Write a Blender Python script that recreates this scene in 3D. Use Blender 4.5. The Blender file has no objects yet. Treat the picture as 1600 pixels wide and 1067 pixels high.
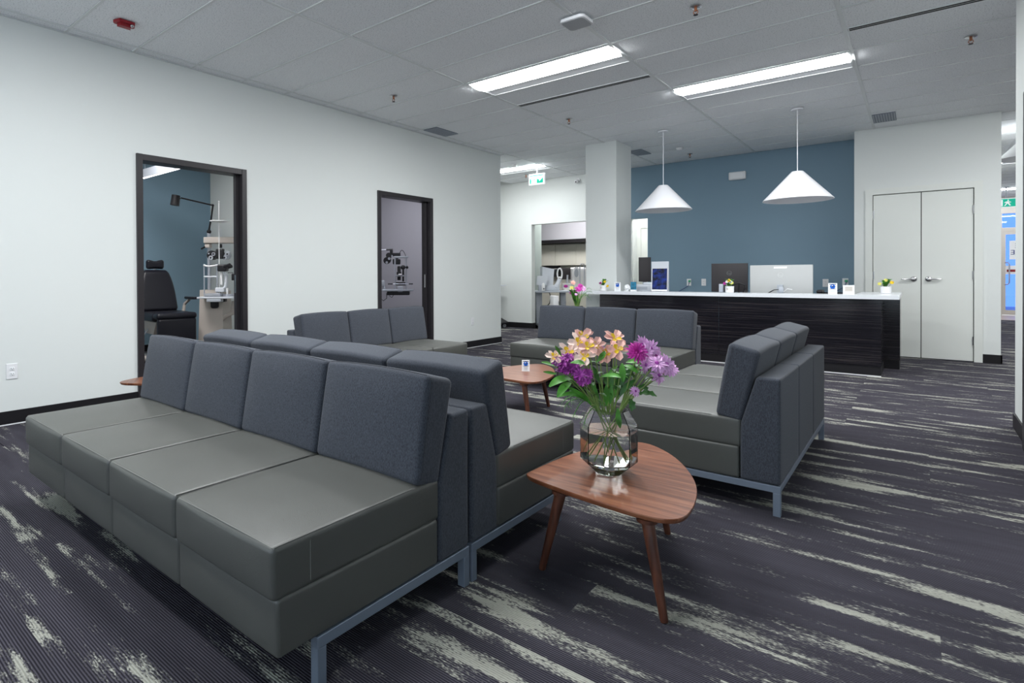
import bpy, bmesh, math, random
from mathutils import Vector, Matrix
random.seed(7)
scene = bpy.context.scene
COL = scene.collection

# ------------------------------------------------------------------ camera
F, CX, CY, YAW, PIT, ROLL = 882.083, 682.005, 437.063, .7051, -.0074, -.0047
H = 1.0945
fw = Vector((-math.sin(YAW)*math.cos(PIT), math.cos(YAW)*math.cos(PIT), math.sin(PIT)))
r0 = Vector((math.cos(YAW), math.sin(YAW), 0)); u0 = r0.cross(fw)
rt = r0*math.cos(ROLL) + u0*math.sin(ROLL); up = -r0*math.sin(ROLL) + u0*math.cos(ROLL)
cd = bpy.data.cameras.new('camera'); cam = bpy.data.objects.new('camera', cd); COL.objects.link(cam)
cd.sensor_fit = 'HORIZONTAL'; cd.sensor_width = 36; cd.lens = F/1600*36
cd.shift_x = (800-CX)/1600; cd.shift_y = (CY-533.5)/1600
cd.clip_start = .05; cd.clip_end = 200
cam.matrix_world = Matrix(((rt.x, up.x, -fw.x, 0), (rt.y, up.y, -fw.y, 0), (rt.z, up.z, -fw.z, H), (0, 0, 0, 1)))
scene.camera = cam

# ------------------------------------------------------------------ world, exposure
w = bpy.data.worlds.new('world'); scene.world = w; w.use_nodes = True
bg = w.node_tree.nodes['Background']; bg.inputs[0].default_value = (.78, .88, 1, 1); bg.inputs[1].default_value = .92
vs = scene.view_settings
vs.view_transform = 'Standard'; vs.look = 'None'; vs.gamma = 1; vs.use_curve_mapping = False
vs.exposure = 1.38
LAMP = 16.5          # radiance of the ceiling light lenses

# ------------------------------------------------------------------ pixel -> place helpers
def ray(x, y): return fw + rt*((x-CX)/F) + up*((CY-y)/F)
def onz(x, y, z): r = ray(x, y); return r*((z-H)/r.z) + Vector((0, 0, H))
def ony(x, y, Y): r = ray(x, y); return r*(Y/r.y) + Vector((0, 0, H))
def onx(x, y, X): r = ray(x, y); return r*(X/r.x) + Vector((0, 0, H))

# ------------------------------------------------------------------ materials
def _n(nt, t, **kw):
    n = nt.nodes.new(t)
    for k, v in kw.items(): setattr(n, k, v)
    return n
def mat(name, col, rough=.5, metal=0, spec=.5, bump=0, bscale=200, var=0, vscale=8, emit=0, stretch=None, trans=0, ior=1.45, ecol=None, coord='Object'):
    m = bpy.data.materials.new(name); m.use_nodes = True; nt = m.node_tree
    b = nt.nodes['Principled BSDF']
    b.inputs['Base Color'].default_value = (*col, 1); b.inputs['Roughness'].default_value = rough
    b.inputs['Metallic'].default_value = metal; b.inputs['Specular IOR Level'].default_value = spec
    b.inputs['Transmission Weight'].default_value = trans; b.inputs['IOR'].default_value = ior
    if emit:
        b.inputs['Emission Color'].default_value = (*(ecol or col), 1); b.inputs['Emission Strength'].default_value = emit
    if bump or var:
        tc = _n(nt, 'ShaderNodeTexCoord'); mp = _n(nt, 'ShaderNodeMapping')
        nt.links.new(tc.outputs[coord], mp.inputs[0])
        if stretch: mp.inputs['Scale'].default_value = stretch
    if var:
        no = _n(nt, 'ShaderNodeTexNoise'); no.inputs['Scale'].default_value = vscale; no.inputs['Detail'].default_value = 4
        nt.links.new(mp.outputs[0], no.inputs[0])
        rp = _n(nt, 'ShaderNodeValToRGB')
        rp.color_ramp.elements[0].position = .3; rp.color_ramp.elements[1].position = .7
        rp.color_ramp.elements[0].color = (*[c*(1-var) for c in col], 1); rp.color_ramp.elements[1].color = (*[min(1, c*(1+var)) for c in col], 1)
        nt.links.new(no.outputs[0], rp.inputs[0]); nt.links.new(rp.outputs[0], b.inputs['Base Color'])
    if bump:
        n2 = _n(nt, 'ShaderNodeTexNoise'); n2.inputs['Scale'].default_value = bscale; n2.inputs['Detail'].default_value = 3
        nt.links.new(mp.outputs[0], n2.inputs[0])
        bp = _n(nt, 'ShaderNodeBump'); bp.inputs['Strength'].default_value = bump; bp.inputs['Distance'].default_value = .002
        nt.links.new(n2.outputs[0], bp.inputs['Height']); nt.links.new(bp.outputs[0], b.inputs['Normal'])
    return m

M = {}
M['wall'] = mat('wall_paint', (.73, .755, .735), .55, spec=.3, bump=.15, bscale=350)
M['wall_blue'] = mat('blue_paint', (.195, .295, .372), .5, spec=.3, bump=.12, bscale=350)
M['wall_grey'] = mat('grey_paint', (.46, .46, .50), .6, spec=.3, bump=.1, bscale=350)
M['wall_green'] = mat('sage_paint', (.34, .40, .38), .6, spec=.3)
M['cream'] = mat('cream_panel', (.66, .65, .58), .45, spec=.35)
M['door_white'] = mat('door_enamel', (.74, .76, .72), .38, spec=.4, bump=.06, bscale=120)
M['black'] = mat('black_vinyl', (.012, .011, .013), .45, spec=.35)
M['frame'] = mat('dark_metal_frame', (.022, .019, .022), .38, spec=.5)
M['white'] = mat('white_plastic', (.80, .80, .81), .4)
M['whitecard'] = mat('white_card', (.86, .87, .88), .5)
M['ceil'] = None
M['tbar'] = mat('ceiling_rail_enamel', (.74, .76, .76), .45)
M['leather'] = mat('olive_grey_leather', (.074, .076, .068), .42, spec=.85, bump=.25, bscale=420, var=.06, vscale=5)
M['stitch'] = mat('pale_stitching', (.20, .20, .185), .7)
M['seamdark'] = mat('dark_seam', (.03, .03, .036), .8)
M['steel'] = mat('blue_grey_powder_coat', (.20, .24, .30), .42, metal=.3)
M['chrome'] = mat('brushed_nickel', (.55, .55, .56), .25, metal=1)
M['lens'] = mat('lit_lens', (.9, .92, .95), .5, emit=LAMP, ecol=(.96, .985, 1))
M['reflector'] = mat('light_reflector', (.80, .81, .84), .4)
M['shade'] = mat('white_lamp_enamel', (.84, .84, .87), .35)
M['quartz'] = mat('white_quartz', (.78, .80, .83), .18, var=.02, vscale=40)
M['red'] = mat('red_plastic', (.28, .012, .02), .4)
M['vent'] = mat('vent_grey', (.20, .225, .27), .5)
M['slot'] = mat('slot_black', (.006, .006, .007), .7)
M['beige'] = mat('beige_enamel', (.52, .47, .43), .4)
M['vinyl_navy'] = mat('navy_black_vinyl', (.008, .008, .014), .34, spec=.5, bump=.2, bscale=260)
M['blackplastic'] = mat('black_plastic', (.014, .014, .017), .4)
M['greyplastic'] = mat('grey_plastic', (.42, .45, .50), .4)
M['lgreyplastic'] = mat('pale_grey_plastic', (.62, .65, .70), .4)
M['silver'] = mat('satin_silver', (.50, .52, .58), .3, metal=.7)
M['monitor'] = mat('monitor_back_black', (.026, .022, .024), .5)
M['monitorwhite'] = mat('monitor_back_white', (.50, .51, .505), .45)
M['logo'] = mat('logo_grey', (.10, .10, .10), .35)
M['logopale'] = mat('logo_pale', (.60, .61, .60), .4)
M['stem'] = mat('stem_green', (.22, .32, .09), .5, var=.3, vscale=30)
M['leaf'] = mat('leaf_green', (.07, .25, .03), .42, var=.35, vscale=18)
M['leafdark'] = mat('leaf_dark_green', (.045, .15, .03), .45, var=.35, vscale=25)
M['fern'] = mat('fern_green', (.10, .26, .06), .5)
M['magenta'] = mat('magenta_petal', (.55, .035, .36), .5, var=.3, vscale=40)
M['purple'] = mat('purple_petal', (.36, .05, .34), .5, var=.35, vscale=45)
M['lilac'] = mat('lilac_petal', (.82, .46, .78), .5, var=.18, vscale=40)
M['pinkpale'] = mat('pale_pink_petal', (.90, .50, .42), .5, var=.15, vscale=50)
M['pinkwhite'] = mat('blush_petal', (.93, .68, .58), .5, var=.12, vscale=50)
M['yellow'] = mat('yellow_petal', (.85, .58, .02), .5)
M['yellowpale'] = mat('pale_yellow_petal', (.82, .78, .20), .5)
M['glass'] = mat('clear_glass', (1, 1, 1), 0.0, trans=1, ior=1.45)
M['water'] = mat('water', (.93, .96, .92), 0.0, trans=1, ior=1.33)
M['green_sign'] = mat('exit_green', (.0, .55, .36), .4, emit=.16, ecol=(0, .62, .40))
M['white_sign'] = mat('exit_white', (.9, .95, .95), .4, emit=.22)
M['blueprint'] = mat('blue_print', (.01, .12, .55), .5)
M['bluedark'] = mat('dark_blue_print', (.01, .03, .16), .5)
M['ink'] = mat('ink', (.03, .03, .04), .6)
M['inkpale'] = mat('faded_ink', (.45, .47, .52), .6)
M['bluebox'] = mat('blue_box', (.015, .16, .27), .45, var=.5, vscale=30)
M['copper'] = mat('copper', (.35, .12, .05), .4)
M['glasspane'] = mat('storefront_glass', (.75, .86, 1), 0.02, trans=1, ior=1.02)
M['aluminium'] = mat('champagne_aluminium', (.62, .58, .53), .35, metal=.4)
M['lamp_tube'] = mat('lit_linear_lens', (1, .93, .93), .5, emit=2.5, ecol=(1, .93, .94))
def pane_mat(name, tint, gl=.06):
    m = bpy.data.materials.new(name); m.use_nodes = True; nt = m.node_tree; nt.nodes.remove(nt.nodes['Principled BSDF'])
    a = _n(nt, 'ShaderNodeBsdfTransparent'); a.inputs[0].default_value = (*tint, 1); b = _n(nt, 'ShaderNodeBsdfGlossy'); b.inputs['Roughness'].default_value = .02
    x = _n(nt, 'ShaderNodeMixShader'); x.inputs[0].default_value = gl
    nt.links.new(a.outputs[0], x.inputs[1]); nt.links.new(b.outputs[0], x.inputs[2]); nt.links.new(x.outputs[0], nt.nodes['Material Output'].inputs[0]); return m
M['clearpane'] = pane_mat('clear_window_glass', (.95, .97, .98))
M['glasspane'] = pane_mat('light_tinted_glass', (.34, .50, .95))  # blue tint stands in for the colour of the light outside
M['concrete_tile'] = mat('entry_tile', (.42, .33, .25), .5, var=.1)

def ceiling_mat():
    m = bpy.data.materials.new('acoustic_tile'); m.use_nodes = True; nt = m.node_tree; b = nt.nodes['Principled BSDF']
    b.inputs['Roughness'].default_value = .85; b.inputs['Specular IOR Level'].default_value = .15
    g = _n(nt, 'ShaderNodeNewGeometry')
    v = _n(nt, 'ShaderNodeTexNoise'); v.inputs['Scale'].default_value = 120; v.inputs['Detail'].default_value = 2
    nt.links.new(g.outputs['Position'], v.inputs[0])
    r = _n(nt, 'ShaderNodeValToRGB')
    r.color_ramp.elements[0].position = .34; r.color_ramp.elements[0].color = (.56, .58, .60, 1)
    r.color_ramp.elements[1].position = .42; r.color_ramp.elements[1].color = (.90, .915, .93, 1)
    nt.links.new(v.outputs[0], r.inputs[0]); nt.links.new(r.outputs[0], b.inputs['Base Color'])
    bp = _n(nt, 'ShaderNodeBump'); bp.inputs['Strength'].default_value = .5; bp.inputs['Distance'].default_value = .003
    nt.links.new(r.outputs[0], bp.inputs['Height']); nt.links.new(bp.outputs[0], b.inputs['Normal'])
    return m
M['ceil'] = ceiling_mat()

def fabric_mat():
    m = bpy.data.materials.new('slate_fabric'); m.use_nodes = True; nt = m.node_tree; b = nt.nodes['Principled BSDF']
    b.inputs['Roughness'].default_value = .9; b.inputs['Specular IOR Level'].default_value = .15
    b.inputs['Sheen Weight'].default_value = .12; b.inputs['Sheen Roughness'].default_value = .5
    tc = _n(nt, 'ShaderNodeTexCoord'); mp = _n(nt, 'ShaderNodeMapping'); mp.inputs['Scale'].default_value = (480, 480, 130)
    nt.links.new(tc.outputs['Object'], mp.inputs[0])
    v = _n(nt, 'ShaderNodeTexNoise'); v.inputs['Scale'].default_value = 1; v.inputs['Detail'].default_value = 2
    nt.links.new(mp.outputs[0], v.inputs[0])
    r = _n(nt, 'ShaderNodeValToRGB')
    r.color_ramp.elements[0].position = .32; r.color_ramp.elements[0].color = (.033, .037, .047, 1)
    r.color_ramp.elements[1].position = .70; r.color_ramp.elements[1].color = (.074, .082, .100, 1)
    nt.links.new(v.outputs[0], r.inputs[0]); nt.links.new(r.outputs[0], b.inputs['Base Color'])
    bp = _n(nt, 'ShaderNodeBump'); bp.inputs['Strength'].default_value = .35; bp.inputs['Distance'].default_value = .001
    nt.links.new(v.outputs[0], bp.inputs['Height']); nt.links.new(bp.outputs[0], b.inputs['Normal'])
    return m
M['fabric'] = fabric_mat()

def carpet_mat():
    m = bpy.data.materials.new('streaked_ribbed_carpet'); m.use_nodes = True; nt = m.node_tree; b = nt.nodes['Principled BSDF']; L = nt.links.new
    b.inputs['Roughness'].default_value = .95; b.inputs['Specular IOR Level'].default_value = .08
    g = _n(nt, 'ShaderNodeNewGeometry'); oi = _n(nt, 'ShaderNodeObjectInfo')
    off = _n(nt, 'ShaderNodeVectorMath', operation='SCALE'); off.inputs[0].default_value = (37, 61, 13); q3 = _n(nt, 'ShaderNodeMath', operation='MULTIPLY'); q3.inputs[1].default_value = 3; L(oi.outputs['Random'], q3.inputs[0])
    q4 = _n(nt, 'ShaderNodeMath', operation='FLOOR'); L(q3.outputs[0], q4.inputs[0]); L(q4.outputs[0], off.inputs['Scale'])
    def noise(scale, detail, use_off=True):
        a = _n(nt, 'ShaderNodeVectorMath', operation='MULTIPLY'); a.inputs[1].default_value = scale; L(g.outputs['Position'], a.inputs[0])
        s = a
        if use_off:
            s = _n(nt, 'ShaderNodeVectorMath', operation='ADD'); L(a.outputs[0], s.inputs[0]); L(off.outputs[0], s.inputs[1])
        n = _n(nt, 'ShaderNodeTexNoise'); n.inputs['Scale'].default_value = 1; n.inputs['Detail'].default_value = detail; L(s.outputs[0], n.inputs[0])
        return n.outputs[0]
    def math_(op, a, b_, clamp=False):
        n = _n(nt, 'ShaderNodeMath', operation=op); n.use_clamp = clamp
        for i, v in enumerate((a, b_)):
            if isinstance(v, (int, float)): n.inputs[i].default_value = v
            else: L(v, n.inputs[i])
        return n.outputs[0]
    def ss(v, lo, hi):
        n = _n(nt, 'ShaderNodeMapRange', interpolation_type='SMOOTHSTEP'); n.inputs['From Min'].default_value = lo; n.inputs['From Max'].default_value = hi
        L(v, n.inputs['Value']); return n.outputs[0]
    big = noise((1.35, 9.5, 1), 2)
    big2 = noise((3.2, 16, 1), 1.5)
    mid = noise((11, 60, 1), 2)
    fine = noise((70, 210, 1), 1)
    t = math_('ADD', math_('MULTIPLY', big, .85), math_('ADD', math_('MULTIPLY', big2, .22), math_('ADD', math_('MULTIPLY', mid, .24), math_('MULTIPLY', fine, .26))))
    cream = ss(t, .868, .915)
    haze = math_('MULTIPLY', ss(t, .83, .885), .28)
    mask = math_('MAXIMUM', cream, haze)
    # ribs run along the planks
    sp = _n(nt, 'ShaderNodeSeparateXYZ'); L(g.outputs['Position'], sp.inputs[0])
    wob = math_('MULTIPLY', noise((40, 40, 1), 1, False), .9)
    ph = math_('ADD', math_('MULTIPLY', sp.outputs['Y'], 2*math.pi/.0078), wob)
    rib = math_('ADD', math_('MULTIPLY', math_('SINE', ph, 0), .5), .5)
    base = _n(nt, 'ShaderNodeMix', data_type='RGBA'); base.inputs[6].default_value = (.014, .013, .018, 1); base.inputs[7].default_value = (.082, .077, .095, 1); L(rib, base.inputs[0])
    tone = noise((2, 14, 1), 2)
    pale = _n(nt, 'ShaderNodeMix', data_type='RGBA'); pale.inputs[6].default_value = (.20, .20, .175, 1); pale.inputs[7].default_value = (.42, .42, .365, 1)
    L(math_('MULTIPLY', math_('ADD', rib, math_('MULTIPLY', fine, 1.2)), .6, True), pale.inputs[0])
    mx = _n(nt, 'ShaderNodeMix', data_type='RGBA'); L(mask, mx.inputs[0]); L(base.outputs[2], mx.inputs[6]); L(pale.outputs[2], mx.inputs[7])
    hs = _n(nt, 'ShaderNodeMix', data_type='RGBA', blend_type='MULTIPLY'); hs.inputs[0].default_value = 1; L(mx.outputs[2], hs.inputs[6])
    tr = _n(nt, 'ShaderNodeMapRange'); tr.inputs['From Min'].default_value = .2; tr.inputs['From Max'].default_value = .8; tr.inputs['To Min'].default_value = .8; tr.inputs['To Max'].default_value = 1.2
    L(tone, tr.inputs['Value']); L(tr.outputs[0], hs.inputs[7]); L(hs.outputs[2], b.inputs['Base Color'])
    bp = _n(nt, 'ShaderNodeBump'); bp.inputs['Strength'].default_value = .5; bp.inputs['Distance'].default_value = .003
    L(math_('ADD', rib, math_('MULTIPLY', fine, .6)), bp.inputs['Height']); L(bp.outputs[0], b.inputs['Normal'])
    return m
M['carpet'] = carpet_mat()

def wood_mat(name, c0, c1, c2, scale, rough, coord='Object', detail=5, spec=.5):
    m = bpy.data.materials.new(name); m.use_nodes = True; nt = m.node_tree; b = nt.nodes['Principled BSDF']; L = nt.links.new
    b.inputs['Roughness'].default_value = rough; b.inputs['Specular IOR Level'].default_value = spec
    tc = _n(nt, 'ShaderNodeTexCoord'); mp = _n(nt, 'ShaderNodeMapping'); mp.inputs['Scale'].default_value = scale; L(tc.outputs[coord], mp.inputs[0])
    v = _n(nt, 'ShaderNodeTexNoise'); v.inputs['Scale'].default_value = 1; v.inputs['Detail'].default_value = detail; v.inputs['Distortion'].default_value = .6; L(mp.outputs[0], v.inputs[0])
    r = _n(nt, 'ShaderNodeValToRGB'); e = r.color_ramp.elements
    e[0].position = .30; e[0].color = (*c0, 1); e[1].position = .74; e[1].color = (*c2, 1); x = e.new(.52); x.color = (*c1, 1)
    L(v.outputs[0], r.inputs[0]); L(r.outputs[0], b.inputs['Base Color'])
    return m
M['walnut'] = wood_mat('walnut_top', (.105, .032, .014), (.205, .070, .032), (.30, .125, .062), (3.5, 45, 10), .28)
M['walnutleg'] = wood_mat('walnut_leg', (.05, .018, .011), (.095, .032, .018), (.15, .055, .03), (40, 40, 5), .35)
M['ebony'] = wood_mat('ebony_laminate', (.006, .006, .008), (.011, .010, .014), (.045, .038, .038), (1.2, 1.2, 80), .12, detail=3)

# ------------------------------------------------------------------ mesh builder
class MB:
    def __init__(s): s.v = []; s.f = []
    def add(s, vs_, fs):
        o = len(s.v); s.v += [tuple(p) for p in vs_]; s.f += [tuple(i+o for i in f) for f in fs]; return s
    def box(s, x0, x1, y0, y1, z0, z1):
        return s.add([(x0,y0,z0),(x1,y0,z0),(x1,y1,z0),(x0,y1,z0),(x0,y0,z1),(x1,y0,z1),(x1,y1,z1),(x0,y1,z1)],
                     [(3,2,1,0),(4,5,6,7),(0,1,5,4),(1,2,6,5),(2,3,7,6),(3,0,4,7)])
    def rbox(s, x0, x1, y0, y1, z0, z1, r, seg=3, n=2, fn=None):
        """box with rounded edges; fn maps every point afterwards (puff, taper, slant)"""
        c = Vector(((x0+x1)/2, (y0+y1)/2, (z0+z1)/2)); h = Vector(((x1-x0)/2, (y1-y0)/2, (z1-z0)/2))
        ax = []
        for k in range(3):
            rr = min(r, h[k]*.999)
            e = [1-math.tan(math.pi/4*(1-i/seg)) for i in range(seg+1)]
            lo = [-h[k]+rr*t for t in e]; inner = [-(h[k]-rr)+2*(h[k]-rr)*i/(n+1) for i in range(1, n+1)]
            ax.append(lo + inner + [-t for t in reversed(lo)])
        idx = {}; V = []; Fc = []
        def vid(i, j, k):
            key = (i, j, k)
            if key not in idx:
                p = Vector((ax[0][i], ax[1][j], ax[2][k])); q = Vector([max(-(h[a]-min(r,h[a]*.999)), min(h[a]-min(r,h[a]*.999), p[a])) for a in range(3)])
                d = p-q
                if d.length > 1e-9: p = q + d.normalized()*min(r, min(h)*.999)
                p = p + c
                if fn: p = Vector(fn(p.x, p.y, p.z))
                idx[key] = len(V); V.append(p)
            return idx[key]
        N = [len(a)-1 for a in ax]
        for i in range(N[0]):
            for j in range(N[1]):
                Fc.append((vid(i,j,0), vid(i,j+1,0), vid(i+1,j+1,0), vid(i+1,j,0))); k = N[2]
                Fc.append((vid(i,j,k), vid(i+1,j,k), vid(i+1,j+1,k), vid(i,j+1,k)))
        for i in range(N[0]):
            for k in range(N[2]):
                Fc.append((vid(i,0,k), vid(i+1,0,k), vid(i+1,0,k+1), vid(i,0,k+1))); j = N[1]
                Fc.append((vid(i,j,k), vid(i,j,k+1), vid(i+1,j,k+1), vid(i+1,j,k)))
        for j in range(N[1]):
            for k in range(N[2]):
                Fc.append((vid(0,j,k), vid(0,j,k+1), vid(0,j+1,k+1), vid(0,j+1,k))); i = N[0]
                Fc.append((vid(i,j,k), vid(i,j+1,k), vid(i,j+1,k+1), vid(i,j,k+1)))
        return s.add(V, Fc)
    def tube(s, pts, r, seg=8, cap=True):
        pts = [Vector(p) for p in pts]; n = len(pts)
        rs = r if isinstance(r, (list, tuple)) else [r]*n
        V = []; Fc = []; prev = None
        for i, p in enumerate(pts):
            t = (pts[min(i+1, n-1)] - pts[max(i-1, 0)]).normalized()
            if prev is None:
                a = Vector((0, 0, 1)) if abs(t.z) < .9 else Vector((1, 0, 0)); u = t.cross(a).normalized()
            else: u = (prev - t*prev.dot(t)).normalized()
            prev = u; v = t.cross(u)
            for k in range(seg):
                an = 2*math.pi*k/seg; V.append(p + (u*math.cos(an) + v*math.sin(an))*rs[i])
        for i in range(n-1):
            for k in range(seg):
                k2 = (k+1) % seg; Fc.append((i*seg+k, i*seg+k2, (i+1)*seg+k2, (i+1)*seg+k))
        if cap: Fc.append(tuple(reversed(range(seg)))); Fc.append(tuple(range((n-1)*seg, n*seg)))
        return s.add(V, Fc)
    def lathe(s, prof, c=(0, 0, 0), seg=24, rot=0, closed=False):
        V = []; Fc = []; n = len(prof)
        for (r, z) in prof:
            for k in range(seg):
                a = 2*math.pi*k/seg + rot; V.append((c[0]+r*math.cos(a), c[1]+r*math.sin(a), c[2]+z))
        for i in range(n if closed else n-1):
            for k in range(seg):
                k2 = (k+1) % seg; j = (i+1) % n; Fc.append((i*seg+k, i*seg+k2, j*seg+k2, j*seg+k))
        if not closed:
            if prof[0][0] > 1e-6: Fc.append(tuple(reversed(range(seg))))
            if prof[-1][0] > 1e-6: Fc.append(tuple(range((n-1)*seg, n*seg)))
        return s.add(V, Fc)
    def ball(s, c, r, seg=12, rings=8):
        r = r if isinstance(r, (tuple, list)) else (r, r, r)
        V = []; Fc = []
        for i in range(rings+1):
            th = math.pi*i/rings
            for k in range(seg):
                a = 2*math.pi*k/seg; V.append((c[0]+r[0]*math.sin(th)*math.cos(a), c[1]+r[1]*math.sin(th)*math.sin(a), c[2]-r[2]*math.cos(th)))
        for i in range(rings):
            for k in range(seg):
                k2 = (k+1) % seg; Fc.append((i*seg+k, i*seg+k2, (i+1)*seg+k2, (i+1)*seg+k))
        return s.add(V, Fc)
    def prism(s, poly, d0, d1, plane='xy'):
        """extrude a 2-D outline (counter-clockwise) along the remaining axis"""
        n = len(poly)
        def P(a, b, d): return {'xy': (a, b, d), 'xz': (a, d, b), 'yz': (d, a, b)}[plane]
        V = [P(a, b, d0) for a, b in poly] + [P(a, b, d1) for a, b in poly]
        return s.add(V, [tuple(reversed(range(n))), tuple(range(n, 2*n))] + [(i, (i+1) % n, n+(i+1) % n, n+i) for i in range(n)])
    def xf(s, mtx, start=0):
        for i in range(start, len(s.v)): s.v[i] = tuple(mtx @ Vector(s.v[i]))
        return s
    def mesh(s, name, m, smooth=True, ang=35):
        me = bpy.data.meshes.new(name); me.from_pydata(s.v, [], s.f)
        bm = bmesh.new(); bm.from_mesh(me); bmesh.ops.remove_doubles(bm, verts=bm.verts, dist=1e-6)
        bmesh.ops.recalc_face_normals(bm, faces=bm.faces); bm.to_mesh(me); bm.free()
        if m: me.materials.append(m)
        if smooth:
            me.polygons.foreach_set('use_smooth', [True]*len(me.polygons)); me.set_sharp_from_angle(angle=math.radians(ang))
        return me
    def build(s, name, m, parent=None, label=None, smooth=True, ang=35, loc=None):
        o = bpy.data.objects.new(name, s.mesh(name, m, smooth, ang)); COL.objects.link(o)
        if parent: o.parent = parent
        if loc is not None: o.location = loc
        if label: o['label'] = label
        return o
def inst(name, me, parent, loc=(0, 0, 0), rotz=0):
    o = bpy.data.objects.new(name, me); COL.objects.link(o); o.parent = parent; o.location = loc; o.rotation_euler = (0, 0, rotz); return o
def tag(o, label, cat, group=None):
    o['label'] = label; o['category'] = cat
    if group: o['group'] = group
    return o
def thing(name, label, cat, loc=(0, 0, 0), rotz=0, group=None):
    o = bpy.data.objects.new(name, None); COL.objects.link(o); o.empty_display_size = .1
    o.location = loc; o.rotation_euler = (0, 0, rotz); return tag(o, label, cat, group)
def struct(name, mb, m, parent=None, smooth=False):
    o = mb.build(name, m, parent, smooth=smooth)
    if not parent: o['kind'] = 'structure'
    return o
def struct_empty(name, loc=(0, 0, 0), rotz=0):
    o = bpy.data.objects.new(name, None); COL.objects.link(o); o.location = loc; o.rotation_euler = (0, 0, rotz); o['kind'] = 'structure'; return o
def copy_tree(o, parent=None):
    c = o.copy(); COL.objects.link(c); c.parent = parent
    for ch in list(o.children): copy_tree(ch, c)
    return c
def text_mesh(txt, size, depth=.0006, mirror=False):
    cu = bpy.data.curves.new('t', 'FONT'); cu.body = txt; cu.size = size; cu.extrude = depth; cu.align_x = 'CENTER'; cu.align_y = 'CENTER'
    o = bpy.data.objects.new('t', cu); COL.objects.link(o)
    bpy.context.view_layer.update()
    me = bpy.data.meshes.new_from_object(o.evaluated_get(bpy.context.evaluated_depsgraph_get()))
    bpy.data.objects.remove(o); bpy.data.curves.remove(cu)
    if mirror:
        for v in me.vertices: v.co.x = -v.co.x
        me.flip_normals()
    return me

# ================================================================== SETTING
CZ = 3.029; WX = -5.143; WT = .13; YF = 10.138; YC = 9.564; BLT = .05
GX = [-5.0095+1.524*k for k in range(-2, 6)]         # long ceiling rails
GY = lambda r: 1.5121+.508*r

# ---- floor: carpet planks
flr = struct('floor', MB().box(-9.0, 5.2, -3.2, 18.6, -.10, -.0045), M['carpet'])
PL, PW = .9144, .2286
pm = MB().rbox(-PL/2+.0001, PL/2-.0001, -PW/2+.0001, PW/2-.0001, -.0045, 0, .0003, seg=1, n=0).mesh('carpet_plank', M['carpet'], smooth=False)
cand = []
for r in range(-4, 46):
    yy = .05+PW*(r+.5)
    for c in range(-7, 4):
        xx = .055+PL*c + (PL/2 if r % 2 else 0)
        if WX+.02 < xx-PL/2 and xx < 1.7 and .0 < yy < 10.0:
            d = Vector((xx, yy, -H)); dep = d.dot(fw)
            if dep < .3: continue
            px = CX+F*d.dot(rt)/dep; py = CY-F*d.dot(up)/dep
            if -420 < px < 1950 and py < 1700: cand.append((dep, xx, yy))
cand.sort()
for dep, xx, yy in cand[:298]: inst('carpet_plank', pm, flr, (xx, yy, 0))
struct('floor_entry', MB().box(-1, 5.2, 18.62, 26, -.10, -.002), M['concrete_tile'])

# ---- ceiling: slab, rails, tiles
ceil = struct('ceiling', MB().box(WX-3.9, 5.2, -3.2, 21.2, CZ+.12, CZ+.2), M['wall'])
tile_me = MB().rbox(-.762+.010, .762-.010, -.254+.010, .254-.010, .004, .022, .003, seg=1, n=0).mesh('tile', M['ceil'], smooth=False)
tile_small = {}
LIGHTS = [(1, 6), (2, 9), (-1, 14), (2, 3), (1, -3), (1, 0), (4, 9), (4, 12), (4, 18), (4, 24), (4, 33)]   # (column, row) of each troffer; those out of view are added for brightness
tl = []
for c in range(-1, 6):
    for r in range(-9, 38):
        x0 = -5.0095+1.524*c; y0 = GY(r)
        if (c, r) in LIGHTS: continue
        if c == -1 and not (12 <= r <= 16): continue
        if c >= 3 and r < 0 and c > 3: continue
        if c <= 2 and r >= 17: continue
        if c == 5 and r < 10: continue
        cx, cy = x0+.762, y0+.254
        d = Vector((cx, cy, CZ-H)); tl.append((0 if d.dot(fw) > .3 else 1, d.length, cx, cy))
tl.sort()
for _, _, cx, cy in tl[:298]: inst('tile', tile_me, ceil, (cx, cy, CZ))
rest = MB()
for _, _, cx, cy in tl[298:]: rest.box(cx-.752, cx+.752, cy-.244, cy+.244, CZ+.004, CZ+.022)
if rest.v: o = rest.build('tile_field', M['ceil'], ceil, smooth=False); o['kind'] = 'stuff'
# border strip beside the left wall
for r in range(-9, 12):
    nm = 'b'
    if nm not in tile_small: tile_small[nm] = MB().box(0, .118, .010, .498, .004, .022).mesh('border_tile', M['ceil'], smooth=False)
    inst('border_tile', tile_small[nm], ceil, (WX+.005, GY(r), CZ))
for gx in GX[1:]:
    y1 = 21 if gx > 1.0 else YF; y0 = 7.65 if gx < WX else -3
    MB().box(gx-.014, gx+.014, y0, y1, CZ-.002, CZ+.0045).build('ceiling_rail', M['tbar'], ceil, smooth=False)
for r in range(-8, 38):
    x0, x1 = WX, 5.0
    if 12 <= r <= 17: x0 = WX-1.5
    if r > 17: x0 = .9
    MB().box(x0, x1, GY(r)-.010, GY(r)+.010, CZ-.0015, CZ+.0042).build('cross_rail', M['tbar'], ceil, smooth=False)
MB().box(WX, WX+.022, -3, 7.65, CZ-.003, CZ+.003).build('wall_angle', M['tbar'], ceil, smooth=False)

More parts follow.
